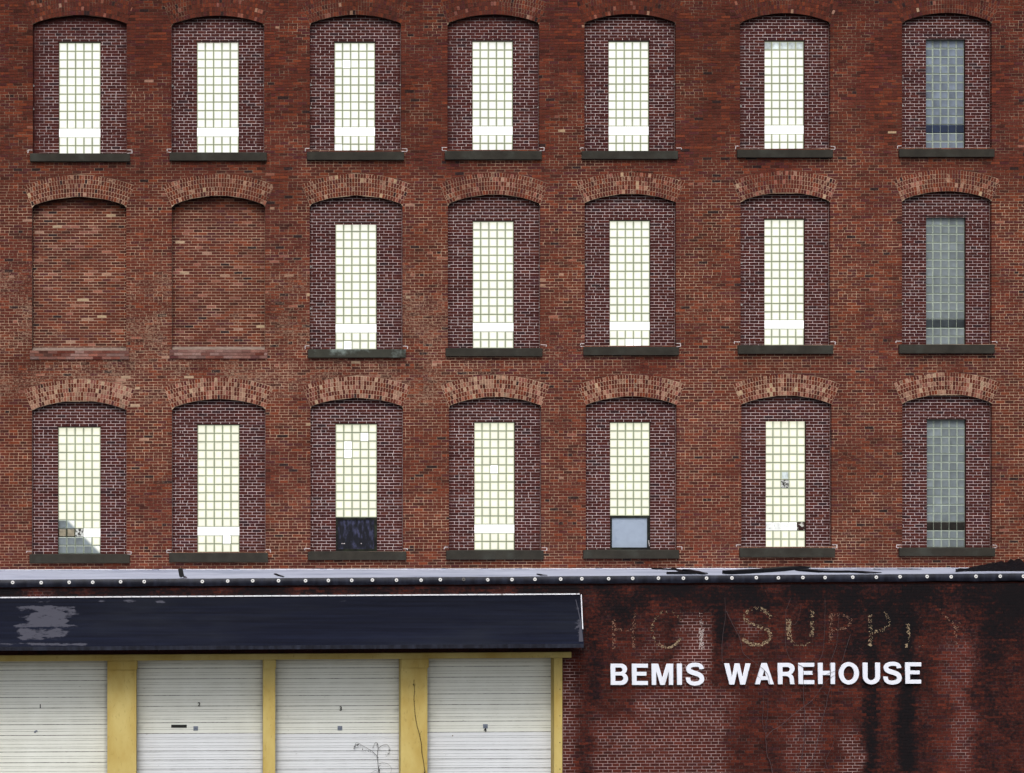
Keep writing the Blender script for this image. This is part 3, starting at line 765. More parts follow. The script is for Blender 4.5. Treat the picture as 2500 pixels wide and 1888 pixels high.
DB = [(.5, S(80, 37, 30)), (.2, S(71, 34, 29)), (.17, S(94, 43, 32)), (.08, S(66, 35, 36)), (.05, S(58, 31, 27))]
def dock_col(px, py):
    c = pick(DB, R.random()); k = .84 + R.uniform(-.12, .12) + .14 * nz(px, py, 90, 2)
    cn = clean(px, py); c = lerp(c, S(80, 42, 40), .5 * cn); k *= 1 + .05 * cn
    k *= 1 + .3 * sst(2270, 2330, px) * (1 - sst(2370, 2400, px))
    s = soot(px, py) + R.uniform(-.07, .05)
    return (c[0] * k, c[1] * k, c[2] * k, cl(s, .001))
def dock_mortar(px, py):
    cn = clean(px, py) * cl(.9 + .9 * nz(px, py, 26, 5)) + .16 * max(0, nz(px, py, 40, 77)) + .08
    c = lerp(S(46, 27, 23), S(196, 172, 168), cl(cn)); return c + (cl(soot(px, py) * 1.15 + .03),)

dw = MB(); db = MB(); ci = 0
PIT = 7.5
y = 1424.
dsing = []
while y < 1945:
    yt, yb = y, y + PIT; y += PIT; hdr = (ci % 6 == 2)
    xa = -350.
    if yb > 1603: xa = 1374. if yt > 1612 else 1374.
    x = xa
    while x < 2850:
        x2 = min(x + 11.5, 2850); P4 = []; cs = []
        for xx, yy in ((x, yb), (x2, yb), (x2, yt), (x, yt)):
            y3 = yy + ASL * (xx - 1250) + 6.5; P4.append(at(xx, y3, YA + .0055)); cs.append(dock_mortar(xx, y3))
        dw.quad(P4, cols=cs); x = x2
    cc = cuts(xa, 2850, 23, (ci % 2) * 11.5 + R.uniform(-.3, .3) + (5.7 if hdr else 0), .25, hdr)
    ed = [xa] + cc + [2850]
    for x0_, x1_ in zip(ed, ed[1:]):
        x0_ += .62; x1_ -= .62
        t, bt = yt + .6 * R.uniform(.8, 1.2), yb - .6 * R.uniform(.8, 1.2)
        mx = (x0_ + x1_) / 2; sh = lambda xx: ASL * (xx - 1250) + 6.5; my = (t + bt) / 2 + sh(mx)
        if my < fr_bot(mx) - 6: continue
        c = dock_col(mx, my); js = R.uniform(-.07, .05); yj = YA + R.uniform(-.0015, .0015)
        if len(dsing) < 300 and 21.2 < x1_ - x0_ < 22.9 and 1500 < mx < 2170 and 1674 < my < 1815:
            dsing.append((mx, my, x1_ - x0_, bt - t, c, yj)); continue
        db.prism([at(x0_, bt + sh(x0_), yj), at(x1_, bt + sh(x1_), yj), at(x1_, t + sh(x1_), yj), at(x0_, t + sh(x0_), yj)], YA + .09, cols=[c[:3] + (cl(soot(x_, my) + js, .001),) for x_ in (x0_, x1_, x1_, x0_)], back=False)
    ci += 1
dwall = dbuild(dw, 'wall', M['mortar'])
dbuild(db, 'brickwork', M['brick'], dwall, kind='stuff')
for (mx, my, w_, h_, c, yj) in dsing:
    o = bpy.data.objects.new('brick', unit); p = at(mx, my, YA); s_ = (D + YA) / F
    o.location = (p.x - DLc.x, yj - DLc.y, p.z - DLc.z); o.scale = (w_ * s_, .08, h_ * s_); o.rotation_euler = (0, 0.0052, 0)
    o.color = c; link(o, dwall)
# body behind the face, and the soldier course over the doors
bo = MB(); a, b = at(1374, 1915, YA), at(2850, 1425, YA)
bo.box((a.x, YA + .1, 0), (b.x, -.02, at(2850, fr_top(2850), YA).z - .22), S(80, 40, 34) + (.2,))
a2 = at(-350, 1600, YA); bo.box((a2.x, YA + .1, at(0, 1597, YA).z), (a.x, -.02, at(0, 1425, YA).z - .0), S(80, 40, 34) + (.2,))
bo.box((a2.x, YA + .9, 0), (a.x, -.02, at(0, 1597, YA).z - .001), S(30, 26, 24) + (.2,))
bo.box((a.x - .02, YA + .0065, 0), (a.x, YA + .9, at(0, 1600, YA).z), S(80, 40, 34) + (.2,))
bo.box((b.x - .02, YA + .007, 0), (b.x, YA + .1, at(2850, 1430, YA).z), S(80, 40, 34) + (.2,))
bo.box((a.x, YA + .03, 0), (b.x, YA + .1, at(1374, 1900, YA).z), S(80, 40, 34) + (.2,))
dbuild(bo, 'building_body', M['mortar'])
so_ = MB()
x = -350.
while x < 1400:
    x2 = x + 24.5; yy0, yy1 = 1586 - .0058 * x, beam_t(x) - .3
    so_.prism([at(x + .4, yy1, YA - .012), at(x2 - .4, yy1, YA - .012), at(x2 - .4, yy0, YA - .012), at(x + .4, yy0, YA - .012)], YA + .02, S(58, 32, 30) + (cl(.2 + R.uniform(-.1, .2)),)); x = x2
dbuild(so_, 'lintel_course', M['brick'], label='dark brick course under the awning')

# roof sheet, seen at a grazing angle, with termination bars against the upper wall
rf = MB(); n_ = 160; m_ = 8
def roofpt(px, u):      # u 0 at the front edge, 1 at the upper wall
    A_, B_ = at(px, fr_top(px), YA), at(px, bk_top(px), YW - .01)
    xw = A_.x; pxb = X0 + A_.x * F / (D + YW)
    B_ = at(pxb, bk_top(pxb), YW - .01)
    return A_.lerp(B_, u)
grid = []
for i in range(n_ + 1):
    px = -350 + 3200 * i / n_; row_ = []
    for j in range(m_ + 1):
        p = roofpt(px, j / m_); p.z += .012 * nz(px, j * 30, 60, 4) * (0 if j in (0,) else 1); row_.append(p)
    grid.append(row_)
for i in range(n_):
    for j in range(m_): rf.quad([grid[i][j], grid[i + 1][j], grid[i + 1][j + 1], grid[i][j + 1]])
roof = dbuild(rf, 'roof', M['roofing'])
def roof_at(px, py, lift=0.):
    """the point of the roof seen at pixel px, py"""
    best = None
    lo, hi = 0., 1.
    for _ in range(30):
        u = (lo + hi) / 2; pxf = X0 + (px - X0) * (D + YA * (1 - u)) / (D + YA)
        p = roofpt(pxf, u); yp = Y0 - (p.z - CZ) * F / (D + p.y)
        if yp > py: lo = u
        else: hi = u
    p.z += lift; return p
# upstand of the same sheet and its clamping bars on the brick wall
up = MB(); prevx = -350
for i in range(100):
    xa, xb = -350 + 32 * i, -350 + 32 * (i + 1)
    ta, tb = 1.5 * nz(xa, 0, 60, 3), 1.5 * nz(xb, 0, 60, 3)
    up.quad([at(xa, bk_top(xa) + 1, -.018), at(xb, bk_top(xb) + 1, -.018), at(xb, bk_top(xb) - 2.2 - abs(tb), -.016), at(xa, bk_top(xa) - 2.2 - abs(ta), -.016)])
dbuild(up, 'roof_upstand', M['roofing'])
x = -350.; k_ = 0
while x < 2850:
    x2 = x + 16.4
    if not (1770 < x < 1850 and False):
        tb_ = MB(); yy = bk_top(x) - 1.6 + R.uniform(-.25, .25)
        hb = .75 if (x < 1790) else .45
        tb_.prism([at(x + .5, yy + hb, -.028), at(x2 - .3, yy + hb + SLOPE, -.028), at(x2 - .3, yy - hb, -.028), at(x + .5, yy - hb, -.028)], -.01)
        if R.random() < .9: dbuild(tb_, 'roof_bar', M['bar'])
    x = x2
# black edge membrane with round washers
em = MB(); n_ = 200
for i in range(n_):
    xa, xb = -350 + 16 * i, -350 + 16 * (i + 1); rows_ = 5
    def ep(x, j):
        u = j / rows_; yy = fr_top(x) + (fr_bot(x) - fr_top(x)) * u + (1.6 * nz(x, 5, 90, 3) if j == rows_ else 0); 
        return at(x, yy, YA - .05 - .02 * math.sin(u * 3.1) - .008 * nz(x, yy, 25, 2))
    for j in range(rows_): em.quad([ep(xa, j + 1), ep(xb, j + 1), ep(xb, j), ep(xa, j)])
    em.quad([at(xa, fr_top(xa), YA - .05), at(xb, fr_top(xb), YA - .05), roofpt(xb, .004), roofpt(xa, .004)])
    em.quad([at(xa, fr_bot(xa), YA + .01), at(xb, fr_bot(xb), YA + .01), ep(xb, rows_), ep(xa, rows_)])
edge = dbuild(em, 'roof_edge', M['edge'])
wm = MB(); n_ = 14
for rr0, rr1, y0_, y1_ in ((.040, .036, 0, -.006), (.036, .014, -.006, -.006), (.014, .012, -.006, -.002)):
    for i in range(n_):
        a0, a1 = 2 * math.pi * i / n_, 2 * math.pi * (i + 1) / n_
        wm.quad([(rr0 * math.cos(a0), y0_, rr0 * math.sin(a0)), (rr0 * math.cos(a1), y0_, rr0 * math.sin(a1)), (rr1 * math.cos(a1), y1_, rr1 * math.sin(a1)), (rr1 * math.cos(a0), y1_, rr1 * math.sin(a0))])
wm.quad([(.012 * math.cos(2 * math.pi * i / n_), -.002, .012 * math.sin(2 * math.pi * i / n_)) for i in range(n_)], mi=1)
wmesh = wm.mesh('washer', [M['washer'], M['black']]); wmesh2 = wm.mesh('washer', [M['washer_old'], M['black']])
for wx in (31, 100.6, 168.9, 226.5, 294.5, 352.2, 494, 556, 617, 680, 746, 801.7, 858.7, 909.3, 968, 1028, 1075, 1132, 1190.8, 1250, 1306, 1369, 1420.6, 1486, 1544.7, 1607.6, 1668.4, 1725, 1787, 1846.5, 1900.5,
           1960.3, 2014.3, 2082, 2139.6, 2197.4, 2263.6, 2322.2, 2382.8, 2442, 2498.8, -30, -95, 2560, 2620):
    o = bpy.data.objects.new('washer', wmesh2 if wx == 1132 else wmesh); p = at(wx, fr_top(wx) + 6.9 + R.uniform(-.8, .8), YA - .078) - DLc; o.location = p; link(o, edge)
    if wx == 1132: o['label'] = 'tarnished grey washer'

# yellow frame: beam, piers with cap blocks, right jamb
bm_ = MB(); bm_.prism([at(-350, beam_b(-350), YA - .10), at(1395, beam_b(1395), YA - .10), at(1395, beam_t(1395), YA - .10), at(-350, beam_t(-350), YA - .10)], YA + .42)
dbuild(bm_, 'beam', M['yellow'], label='yellow painted beam across the door heads')
def pier(x0, x1, cx0, cx1, caph):
    mm = MB(); yt = beam_b((x0 + x1) / 2)
    mm.prism([at(x0, 1942, YA - .02), at(x1, 1942, YA - .02), at(x1, yt + .6, YA - .02), at(x0, yt + .6, YA - .02)], YA + .42)
    e = dbuild(mm, 'pier', M['yellow'])
    if caph:
        cm = bmesh.new(); bmesh.ops.create_cube(cm, size=1); a, b = at(cx0, yt + caph, YA - .07), at(cx1, yt + .2, YA - .07)
        for v in cm.verts: v.co = ((b.x - a.x) * v.co.x, .3 * v.co.y, (b.z - a.z) * v.co.z)
        bmesh.ops.bevel(cm, geom=list(cm.edges), offset=.015, segments=2, affect='EDGES')
        me = bpy.data.meshes.new('cap_block'); cm.to_mesh(me); cm.free(); me.materials.append(M['yellow'])
        o = bpy.data.objects.new('cap_block', me); o.location = Vector(((a.x + b.x) / 2, YA + .08, (a.z + b.z) / 2)) - DLc; link(o, e)
    return e
pier(262, 332.5, 263, 335, 23); pier(642.5, 672, 644, 674, 23); p3 = pier(978.5, 1043.5, 980.5, 1047, 23); pj = pier(1353, 1372.7, 0, 0, 0)
pier(-130, -64, -129, -62, 23)
for yy in (1683, 1748, 1813, 1878):
    bd = MB(); bd.tube([at(1367, yy, YA - .02), at(1367, yy, YA - .032)], .011, 8); dbuild(bd, 'bolt', M['frame_green'], pj)

# roller doors: sections with pressed grooves
YD = YA + .40
def door(n, x0, x1, ys, change, numpos, num):
    dr = bpy.data.objects.new('shutter_door', None); mid = at((x0 + x1) / 2, 1942, YD); dr.location = mid - DLc; link(dr, dock)
    full = [ys[0] - 41] + ys
    while full[-1] < 1930: full.append(full[-1] + (22, 44)[len(full) % 2])
    sl = -.0052
    for i, (ya, yb) in enumerate(zip(full, full[1:])):
        h = yb - ya
        gro = [.40, .61] if h < 30 else [.21, .31, .52, .70, .79]
        if change and yb > change + 2 and h < 30: gro = [.12, .42, .72]
        if ya < beam_b(x0) - 10: pass
        mb = MB(); prof = [(0, .0, 1.0), (.3 / h, -.0, .5), (.6 / h, 0, .0)]
        for gq_ in gro:
            d = .55 / h
            prof += [(gq_ - d * 1.0, 0, .0), (gq_ - d * .5, .008, .5), (gq_ + d * .5, .008, .5), (gq_ + d * 1.0, 0, .0)]
        prof += [(1 - 1.5 / h, 0, .0), (1 - 1.1 / h, .0, .7), (1 - 1.0 / h, .016, 1.0), (1, .016, 1.0)]
        ns = 24
        for j in range(ns):
            xa, xb = x0 - 4 + (x1 - x0 + 8) * j / ns, x0 - 4 + (x1 - x0 + 8) * (j + 1) / ns
            for (u0, d0, g0), (u1, d1, g1_) in zip(prof, prof[1:]):
                P = []; C = []
                for (xx, u, d, g_) in ((xa, u1, d1, g1_), (xb, u1, d1, g1_), (xb, u0, d0, g0), (xa, u0, d0, g0)):
                    yy = ya + h * u + sl * (xx - (x0 + x1) / 2)
                    edge_g = .8 * (1 - sst(0, 14, min(xx - x0, x1 - xx) + 4 + 8 * nz(xx, yy, 12, n)))
                    if n == 1: edge_g *= 1 if xx > 150 else 0; 
                    k_ = g_ * (.55 + .9 * (.5 + nz(xx, yy, 26, n * 7)))
                    if yy > (change or 9999): k_ *= .75
                    P.append(at(xx, yy, YD + d) - mid); C.append((1, 1, 1, cl(max(k_, edge_g, .0))))
                mb.quad(P, cols=C)
        mb.v = [tuple(v) for v in mb.v]
        pn = mb.build('panel', M['door_white'] if change and ya + h * .4 > change - 4 else M['door_cream'], dr)
        if change and ya < change < yb and h > 30: pn['label'] = 'lower panel joint'; del pn['label']
    bk = MB(); bk.box(tuple(at(x0 - 4, 1942, YD + .02) - mid), tuple(at(x1 + 4, 1590, YD + .1) - mid)); bk.build('backing', M['black'], dr)
    return dr, mid
ys1 = [1636.7, 1663, 1703.5, 1729.6, 1770, 1796.3, 1836.6, 1862.8, 1903]
ys2 = [1632, 1658, 1698.5, 1724.7, 1765, 1791.3, 1833.8, 1855.8, 1878]
ys3 = [1631.5, 1657.2, 1698.6, 1724, 1765.4, 1791.6, 1834, 1856, 1878]
ys4 = [1627.5, 1653.7, 1694.5, 1720.6, 1761.4, 1787.9, 1830.6, 1853, 1875]
doors = [door(1, -64, 262, ys1, None, None, '1'), door(2, 332.5, 642.5, ys2, 1800, None, '2'), door(3, 672, 978, ys3, 1800, None, '3'), door(4, 1043.5, 1353, ys4, 1797, None, '4')]
for (dr, mid), wd in zip(doors, ('one', 'two', 'three', 'four')): dr['label'] = 'white ribbed shutter door marked %s' % {'one': '1', 'two': '2', 'three': '3', 'four': '4'}[wd]
def text_mesh(ch, h, Yd, bold=.03):
    cu = bpy.data.curves.new('t', 'FONT'); cu.body = ch; cu.size = h / .72; cu.extrude = .004; cu.offset = bold * h; cu.resolution_u = 4
    ob = bpy.data.objects.new('t', cu); COL.objects.link(ob); bpy.context.view_layer.update()
    me = bpy.data.meshes.new_from_object(ob); bpy.data.objects.remove(ob)
    xs = [v.co.x for v in me.vertices]; ys_ = [v.co.y for v in me.vertices]; cx, cy = (min(xs) + max(xs)) / 2, (min(ys_) + max(ys_)) / 2
    for v in me.vertices: v.co = (v.co.x - cx, -v.co.z, v.co.y - cy)
    me.name = 'number'; me.materials.append(M['number']); return me
for (dr, mid), ch, x_, y_ in zip(doors, '1234', (98.3, 486, 831.8, 1184.5), (1724.6, 1720, 1730, 1782)):
    o = bpy.data.objects.new('number', text_mesh(ch, .09, 0, .03)); o.location = at(x_, y_, YD - .012) - mid; link(o, dr); o['label'] = 'black number %s' % ch
for (dr, mid), x_, y_ in zip(doors[1:], (477.8, 829.8, 1185), (1778.5, 1778, 1773.5)):
    lk = MB(); c0 = at(x_, y_, YD - .006) - mid; ww, hh = .052, .047
    lk.box((c0.x - ww, c0.y - .006, c0.z - hh), (c0.x + ww, c0.y + .006, c0.z + hh)); lk.box((c0.x - ww * .7, c0.y - .016, c0.z + hh * .1), (c0.x + ww * .7, c0.y - .0062, c0.z + hh * .45)); lk.box((c0.x - ww * .7, c0.y - .014, c0.z - hh * .7), (c0.x + ww * .6, c0.y - .0062, c0.z - hh * .45))
    lk.build('lock_plate', M['lock'], dr)
lk = MB(); dr, mid = doors[0]; c0 = at(88, 1786, YD - .006) - mid; lk.tube([(c0.x - .04, c0.y, c0.z - .02), (c0.x, c0.y, c0.z + .01), (c0.x + .03, c0.y, c0.z + .005)], .018, 6); lk.build('handle', M['lock'], dr)
dr, mid = doors[1]; tp = MB(); a, b = at(418, 1777, YD - .004) - mid, at(456, 1769.8, YD - .004) - mid; tp.box((a.x, a.y - .004, a.z), (b.x, a.y + .004, b.z)); tp.build('tape_strip', M['slot'], dr)
dr, mid = doors[3]; yd = MB(); c0 = at(1105, 1796.5, YD - .004) - mid; yd.tube([c0, c0 - Vector((0, .006, 0))], .014, 8); yd.build('paint_spot', M['ledge'], dr)

# ---------------------------------------------------------------- faded painted lettering: flakes of old paint
pl = bpy.data.objects.new('painted_lettering', None); pl.location = at(1900, 1540, YA) - DLc; link(pl, dock); PLW = at(1900, 1540, YA)
pl['label'] = 'faded ghost lettering reading HOT SUPPLY in flaked cream paint'
M['flake'] = plain('old_cream_paint', S(152, 132, 106), .9, .3, 30)
M['flake_w'] = plain('old_white_paint', S(184, 172, 168), .9, .25, 30)
M['flake_d'] = plain('thin_old_paint', S(138, 104, 86), .9, .3, 30)
def strokes(ch, lines, mat):
    """lines: (points in px, stroke width px, density)"""
    mb = MB()
    for pts, wd, dens in lines:
        for (xa, ya), (xb, yb) in zip(pts, pts[1:]):
            L_ = math.hypot(xb - xa, yb - ya); tx, ty = (xb - xa) / (L_ or 1), (yb - ya) / (L_ or 1)
            for _ in range(int(L_ * wd * .42 * dens + R.random())):
                u = R.random(); v = R.uniform(-.5, .5) * wd
                x, y_ = xa + (xb - xa) * u - ty * v, ya + (yb - ya) * u + tx * v
                if nz(x, y_, 7, ord(ch)) + nz(x, y_, 3, 9) * .7 < .35 - .75 * dens: continue
                r_ = R.uniform(.35, 1.25) * (.6 + .7 * dens); k = R.randint(5, 7); a0 = R.random() * 6.3
                st_ = R.uniform(.5, 1)
                pp = [at(x + r_ * R.uniform(.7, 1.2) * math.cos(a0 - 2 * math.pi * j / k), y_ + st_ * r_ * R.uniform(.7, 1.2) * math.sin(a0 - 2 * math.pi * j / k), YA - .0045) for j in range(k)]
                mb.prism([(p.x, p.y - R.random() * .0008, p.z) for p in pp], YA - .001, back=False)
    if not mb.v: return
    mb.v = [(x - PLW.x, y_ - PLW.y, z - PLW.z) for x, y_, z in mb.v]
    o = mb.build('painted_letter', M[mat], pl, label='flaked painted letter %s' % ch, kind='stuff'); return o
def z6(l): return [(1450 + a / 4.424, 1460 + b / 4.424) for a, b in l]
def z7(l): return [(1850 + a / 4.424, 1460 + b / 4.424) for a, b in l]
strokes('H', [(z6([(215, 230), (215, 560)]), 8, .62), (z6([(430, 150), (430, 540)]), 8, .56), (z6([(215, 345), (430, 345)]), 7, .5)], 'flake_d')
ell = lambda t0, t1, n: [(1628.6 + 37 * math.cos(math.radians(t0 + (t1 - t0) * i / n)), 1537 + 44 * math.sin(math.radians(t0 + (t1 - t0) * i / n))) for i in range(n + 1)]
strokes('O', [(ell(30, 110, 9), 6, .95), (ell(110, 215, 10), 7, .5), (ell(215, 330, 10), 7, .42)], 'flake')
strokes('T', [(z6([(1160, 160), (1160, 330)]), 9, .5), (z6([(1160, 330), (1160, 560)]), 11, .8)], 'flake_w')
strokes('S', [(z6([(1915, 215), (1860, 150), (1775, 100), (1680, 130), (1625, 200), (1650, 260), (1720, 290)]), 9, .62), (z6([(1720, 290), (1820, 320), (1890, 360), (1910, 420), (1880, 470)]), 9, .72), (z6([(1880, 470), (1790, 510), (1690, 500), (1600, 440)]), 8, .9)], 'flake')
strokes('U', [(z7([(335, 230), (335, 350), (345, 450)]), 11, .85), (z7([(345, 450), (400, 500), (490, 515), (560, 470)]), 8, .55), (z7([(575, 430), (585, 330), (585, 250)]), 11, .6), (z7([(585, 210), (590, 120)]), 11, .62)], 'flake')
strokes('P', [(z7([(790, 170), (790, 480)]), 9, .6), (z7([(790, 180), (950, 190), (1010, 250)]), 8, .5), (z7([(1005, 270), (960, 320), (820, 355)]), 6, .7)], 'flake_d')
strokes('P', [(z7([(1215, 180), (1215, 300), (1225, 400), (1210, 500)]), 9, .58), (z7([(1205, 495), (1225, 520)]), 9, 1.0), (z7([(1240, 370), (1340, 355), (1430, 290), (1410, 230), (1375, 150)]), 7, .55)], 'flake')
strokes('L', [(z7([(1620, 280), (1630, 390)]), 8, .85), (z7([(1632, 390), (1620, 490)]), 7, .55), (z7([(1595, 515), (1622, 518)]), 9, 1.1), (z7([(1650, 520), (1790, 520)]), 6, .32)], 'flake')
strokes('Y', [(z7([(1960, 130), (2040, 200), (2110, 280), (2140, 330)]), 7, .5), (z7([(2140, 330), (2140, 500)]), 8, .55), (z7([(2140, 330), (2200, 250)]), 6, .5)], 'flake_d')

# ==================================================================== AWNING
aw = tag(empty('awning', at(700, 1460, YA)), 'long black membrane awning with white top bar above the shutter doors', 'awning')
AWL = aw.location.copy()
def abuild(mb, name, mats, **k):
    mb.v = [(x - AWL.x, y - AWL.y, z - AWL.z) for x, y, z in mb.v]; return mb.build(name, mats, aw, **k)
aw_t = lambda x: 1460.8 - .0062 * x
aw_b = lambda x: 1580.0 - .0050 * x
def awpt(x, v, off=0.):        # v 0 top .. 1 lip
    y_ = aw_t(x) + (aw_b(x) - aw_t(x)) * v
    Yp = YA - .03 - .88 * v - off
    return at(x + 5.5 * v * sst(1200, 1420, x), y_, Yp)
PATCH = [(95, 125, 1482, 1500, .5), (30, 190, 1478, 1510, .5), (60, 165, 1492, 1525, .62), (25, 200, 1520, 1534, .55), (40, 170, 1535, 1565, .55), (-60, 220, 1569, 1577, .58), (60, 130, 1462, 1474, .40), (240, 260, 1462, 1472, .45), (300, 335, 1462, 1475, .5), (380, 400, 1464, 1474, .42), (815, 860, 1462, 1472, .42), (1395, 1420, 1480, 1570, .42), (300, 330, 1482, 1495, .33)]
def patch(x, y_):
    v = .0; x += 14 * nz(x, y_ * 3, 30, 5)
    for x0, x1, y0, y1, a_ in PATCH: v = max(v, (a_ + (.12 if x0 > 220 or y0 > 1565 else 0)) * box_(x, y_, x0, x1, y0, y1, 14, 5))
    return v
for (v0, v1, off0, off1, nm) in ((0, .31, 0, .004, 0), (.285, .60, .016, .020, 1), (.575, 1.0, .032, .036, 2)):
    mb = MB(); nx = 190; nv = 12; gr_ = []
    for i in range(nx + 1):
        x = -350 + (1419.5 + 350) * i / nx; rw = []
        for j in range(nv + 1):
            v = v0 + (v1 - v0) * j / nv; yy = aw_t(x) + (aw_b(x) - aw_t(x)) * v
            p = awpt(x, v, off0 + (off1 - off0) * j / nv + .004 * nz(x * .2, yy, 14, nm) + .02 * nz(x, yy, 260, nm + 3) * (v > .02))
            t = (.72 + .5 * v) * (1 + .12 * nz(x * .1, yy, 6, 3)); rw.append((p, (t, t, t, patch(x, yy))))  # paler towards the lip, with horizontal sheen painted into the colour
        gr_.append(rw)
    for i in range(nx):
        for j in range(nv):
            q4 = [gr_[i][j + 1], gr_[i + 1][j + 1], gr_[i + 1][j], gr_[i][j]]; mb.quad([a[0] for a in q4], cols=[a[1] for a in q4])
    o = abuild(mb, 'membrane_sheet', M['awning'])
# lip
mb = MB()
for i in range(120):
    xa, xb = -350 + 14.75 * i, -350 + 14.75 * (i + 1)
    for x_pair in (0,):
        def lp(x, dy, dY): p = awpt(x, 1.0, .03); q_ = at(x + 5.5 * sst(1200, 1420, x), aw_b(x) + dy, YA - .95 + dY); return q_
        mb.quad([lp(xa, 9, .0), lp(xb, 9, .0), lp(xb, -.6, 0), lp(xa, -.6, 0)], S(150, 160, 160) + (0,))
        mb.quad([lp(xa, 9.0, .91), lp(xb, 9.0, .91), lp(xb, 9, 0), lp(xa, 9, 0)], (.6, .6, .6, 0))
abuild(mb, 'lip', M['edge'])
# closed right end
mb = MB(); A_, B_ = awpt(1419.5, 0), awpt(1419.5, 1.0, .02); C_ = Vector((B_.x, YA - .01, B_.z)); A2 = Vector((A_.x, YA - .005, A_.z))
mb.quad([A_, B_, C_, A2], (1, 1, 1, .3)); lo_ = Vector((B_.x, B_.y, B_.z - .085)); mb.quad([B_, lo_, Vector((C_.x, C_.y, C_.z - .085)), C_]); abuild(mb, 'end_panel', M['awning'])
# top bar pieces and side bar
x = -340.
while x < 1415:
    x2 = min(x + 22.8, 1419); t = MB(); yy = aw_t(x) - 1.4; h_ = 1.25
    t.prism([at(x + .45, yy + h_, YA - .055), at(x2 - .45, yy + h_ - .1, YA - .055), at(x2 - .45, yy - h_ - .1, YA - .055), at(x + .45, yy - h_, YA - .055)], YA - .01); abuild(t, 'top_bar', M['bar']); x = x2
mb = MB(); mb.tube([awpt(1419, 0, .02), awpt(1419, .35, .03), awpt(1419, .7, .035)], .011, 4); abuild(mb, 'side_bar', M['bar'])
# folded pale flap at the right corner
mb = MB(); P3 = [awpt(1406, .12, .03), awpt(1417.5, .55, .035), awpt(1418.5, .97, .05), awpt(1408, .97, .05), awpt(1413, .5, .04)]
mb.quad([awpt(1404.5, .1, .03), awpt(1412.5, .5, .045), awpt(1415, .5, .045), awpt(1406, .1, .03)][::1], S(230, 230, 240) + (.8,)); mb.quad([awpt(1412.5, .5, .045), awpt(1408, .95, .055), awpt(1419, .95, .055), awpt(1415, .5, .045)], S(230, 230, 240) + (.75,))
abuild(mb, 'corner_flap', M['awning'], label='creased grey flap at the right corner')

# ==================================================================== SIGN LETTERS
sign = tag(empty('wall_sign', at(1870, 1671, YA)), 'white raised block letters reading BEMIS WAREHOUSE on the stained brick wall', 'sign')
SGL = sign.location.copy()
def arc(cx, cy, rx, ry, a0, a1, n): return [(cx + rx * math.cos(math.radians(a0 + (a1 - a0) * i / n)), cy + ry * math.sin(math.radians(a0 + (a1 - a0) * i / n))) for i in range(n + 1)]
def sshape(w_, h_):
    c = [(.875, .735), (.86, .80), (.80, .875), (.68, .915), (.5, .925), (.33, .905), (.19, .845), (.135, .745), (.18, .655), (.32, .59), (.5, .545), (.68, .495), (.83, .42), (.89, .30), (.85, .18), (.72, .105), (.5, .075), (.3, .10), (.165, .17), (.115, .285), (.112, .34)]
    # smooth the centreline
    P = []
    for i in range(len(c) - 1):
        p0, p1, p2, p3 = c[max(i - 1, 0)], c[i], c[i + 1], c[min(i + 2, len(c) - 1)]
        for k in range(3):
            t = k / 3; P.append(tuple(.5 * (2 * p1[d] + (p2[d] - p0[d]) * t + (2 * p0[d] - 5 * p1[d] + 4 * p2[d] - p3[d]) * t * t + (3 * p1[d] - p0[d] - 3 * p2[d] + p3[d]) * t ** 3) for d in (0, 1)))
    P.append(c[-1]); P = [(x * w_, y_ * h_) for x, y_ in P]; Lf, Rt = [], []
    for i, p in enumerate(P):
        a, b = P[max(i - 1, 0)], P[min(i + 1, len(P) - 1)]; dx, dy = b[0] - a[0], b[1] - a[1]; L_ = math.hypot(dx, dy); nx, ny = -dy / L_, dx / L_
        u = abs(ny); hw_ = 5.4 - .9 * u * (1 if abs(i / len(P) - .5) > .18 else -.25)
        Lf.append((p[0] + nx * hw_, p[1] + ny * hw_)); Rt.append((p[0] - nx * hw_, p[1] - ny * hw_))
    # flat horizontal cut ends
    return [Lf + Rt[::-1]]
H_ = 51.2
